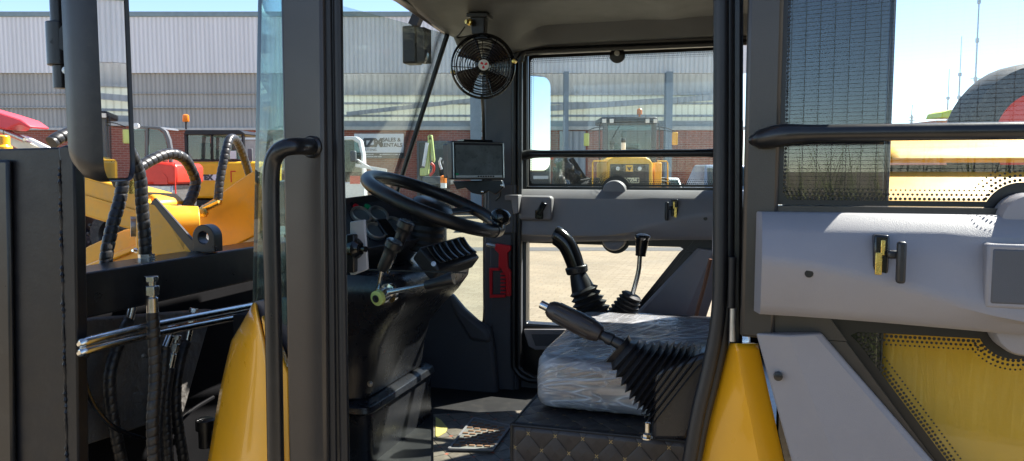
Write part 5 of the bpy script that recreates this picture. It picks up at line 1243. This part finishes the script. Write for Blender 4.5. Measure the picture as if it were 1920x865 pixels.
g = G(); g.obox(mcn+nm*.001-my_*hh*.84, mx_*hw*.88, my_*.0035, nm*.0014); Q(g, 'button_strip', 'lamp', mon)
g = G()
C4 = [mcn+nm*.001+mx_*hw*.95*i+my_*hh*.92*j for i,j in ((-1,-1),(1,-1),(1,1),(-1,1))]
for k in range(4): g.bar(C4[k], C4[(k+1)%4], .0025, .0025)
Q(g, 'bezel', 'steel', mon)
for k in range(7):
    g = G().obox(mcn+nm*.0028-my_*hh*.84+mx_*(-.004+.009*k), mx_*.003, my_*.0022, nm*.0008); Q(g, 'button', 'rubber', mon)
g = G().obox(mcn+nm*.0025-my_*hh*.72-mx_*hw*.84, mx_*.005, my_*.003, nm*.0012); Q(g, 'power_lamp', 'greenled', mon)
g = G().obox(mcn+my_*(hh+.002)-nm*.02-mx_*.0, mx_*hw*.55, my_*.003, nm*.02); Q(g, 'visor', 'gloss', mon, bevel=.001)
g = slab([(848,340),(940,338),(944,352),(928,366),(915,358),(902,366),(884,362),(872,352),(856,356)], 2.30, .02); Q(g, 'bracket', 'plastic', mon, bevel=.003)
g = G().tube(catmull([K(930,340,2.34), K(937,352,2.34), K(938,366,2.36), K(930,376,2.4)], 8), .003, 8); Q(g, 'cable', 'rubber', mon)
for px, py in ((941,348),(905,360)): 
    g = G().lathe(K(px,py,2.295), (0,-1,0), [(0,.004),(.004,.004),(.005,.002)], 10); Q(g, 'screw', 'chrome', mon)
# emergency hammer
hmn = thing('emergency_hammer', 'red emergency hammer in its red holder on the far cab pillar', 'hammer', K(938, 510, 2.44))
vh = 2.425
g = slab([(929,458),(957,461),(958,470),(951,474),(953,500),(957,520),(957,558),(918,560),(916,502),(933,500),(934,476),(929,468)], vh, .016)
# open frame: handle built from bars so that the finger gap stays open
g = G()
g.prism(poly([(928,457),(957,461),(957,470),(951,475),(952,503),(957,508),(957,556),(948,556),(948,520),(938,503),(934,503),(935,476),(927,468)], vh), (0,.016,0)); hb = Q(g, 'handle', 'red', hmn, bevel=.003)
g = G()
for q in ([(917,503),(937,503),(937,508),(917,508)], [(917,508.2),(922.5,508.2),(922.5,552.8),(918,552.8)], [(918,553),(947.5,553),(947.5,558),(918,559)]): g.prism(poly(q, vh+.002), (0,.012,0))
Q(g, 'holder', 'red', hmn, bevel=.001)
for k in range(6):
    y = 512+k*7; g = slab([(938,y),(947.5,y),(947.5,y+3.4),(938,y+3.4)], vh+.001, .012); Q(g, 'holder_rib', 'red', hmn, bevel=.001)
g = G().tube([K(930,462,vh+.008), K(915,459,vh+.008), K(912,458,vh+.008)], [.008,.0065,.003], 16); Q(g, 'hammer_head', 'steel', hmn)
# floor mat with a ribbed pad
zf = .902
fm = thing('floor_mat', 'quilted floor mat with red seams lying in the sunlit cab footwell', 'floor mat', Kz(890, 815, zf))
g = G().prism([Kz(x,y,zf) for x,y in ((812,880),(1000,880),(1000,772),(930,775),(812,780))], (0,0,.006)); Q(g, 'quilted_sheet', 'quilt_floor', fm, bevel=.002)
pq = [Kz(x,y,zf+.0065) for x,y in ((842,846),(924,848),(957,803),(888,788))]
g = G().prism(pq, (0,0,.005)); pd_ = Q(g, 'heel_pad', mat('grey_heel_pad', (.20,.19,.17), .6), fm, bevel=.002)
g = G()
for i in range(9):
    for j in range(5):
        s = (i+.5)/9; t = (j+.5+(.5 if i % 2 else 0))/5.5
        if t > .97: continue
        lo, hi = pq[0].lerp(pq[1], t), pq[3].lerp(pq[2], t); p_ = lo.lerp(hi, .08+.84*s); dx = (pq[1]-pq[0]).normalized(); dy = (hi-lo).normalized(); L0 = (pq[1]-pq[0]).length
        g.obox(p_+V((0,0,.006)), dx*L0*.068, dy*.0042, V((0,0,.002)))
Q(g, 'pad_rib', mat('tan_pad_rib', (.30,.16,.09), .55), pd_, bevel=.001)
g = G()
for a, b in zip(pq, pq[1:]+pq[:1]): g.bar(a+V((0,0,.007)), b+V((0,0,.007)), .006, .004)
Q(g, 'pad_rim', 'liner', pd_)
sq_ = [Kz(x,y,zf+.0065) for x,y in ((817,783),(827,789),(839,803),(836,811),(817,822))]
g = G().prism(sq_, (0,0,.002)); Q(g, 'warning_sticker', mat('yellow_sticker', (.75,.62,.18), .5), fm, smooth=0)
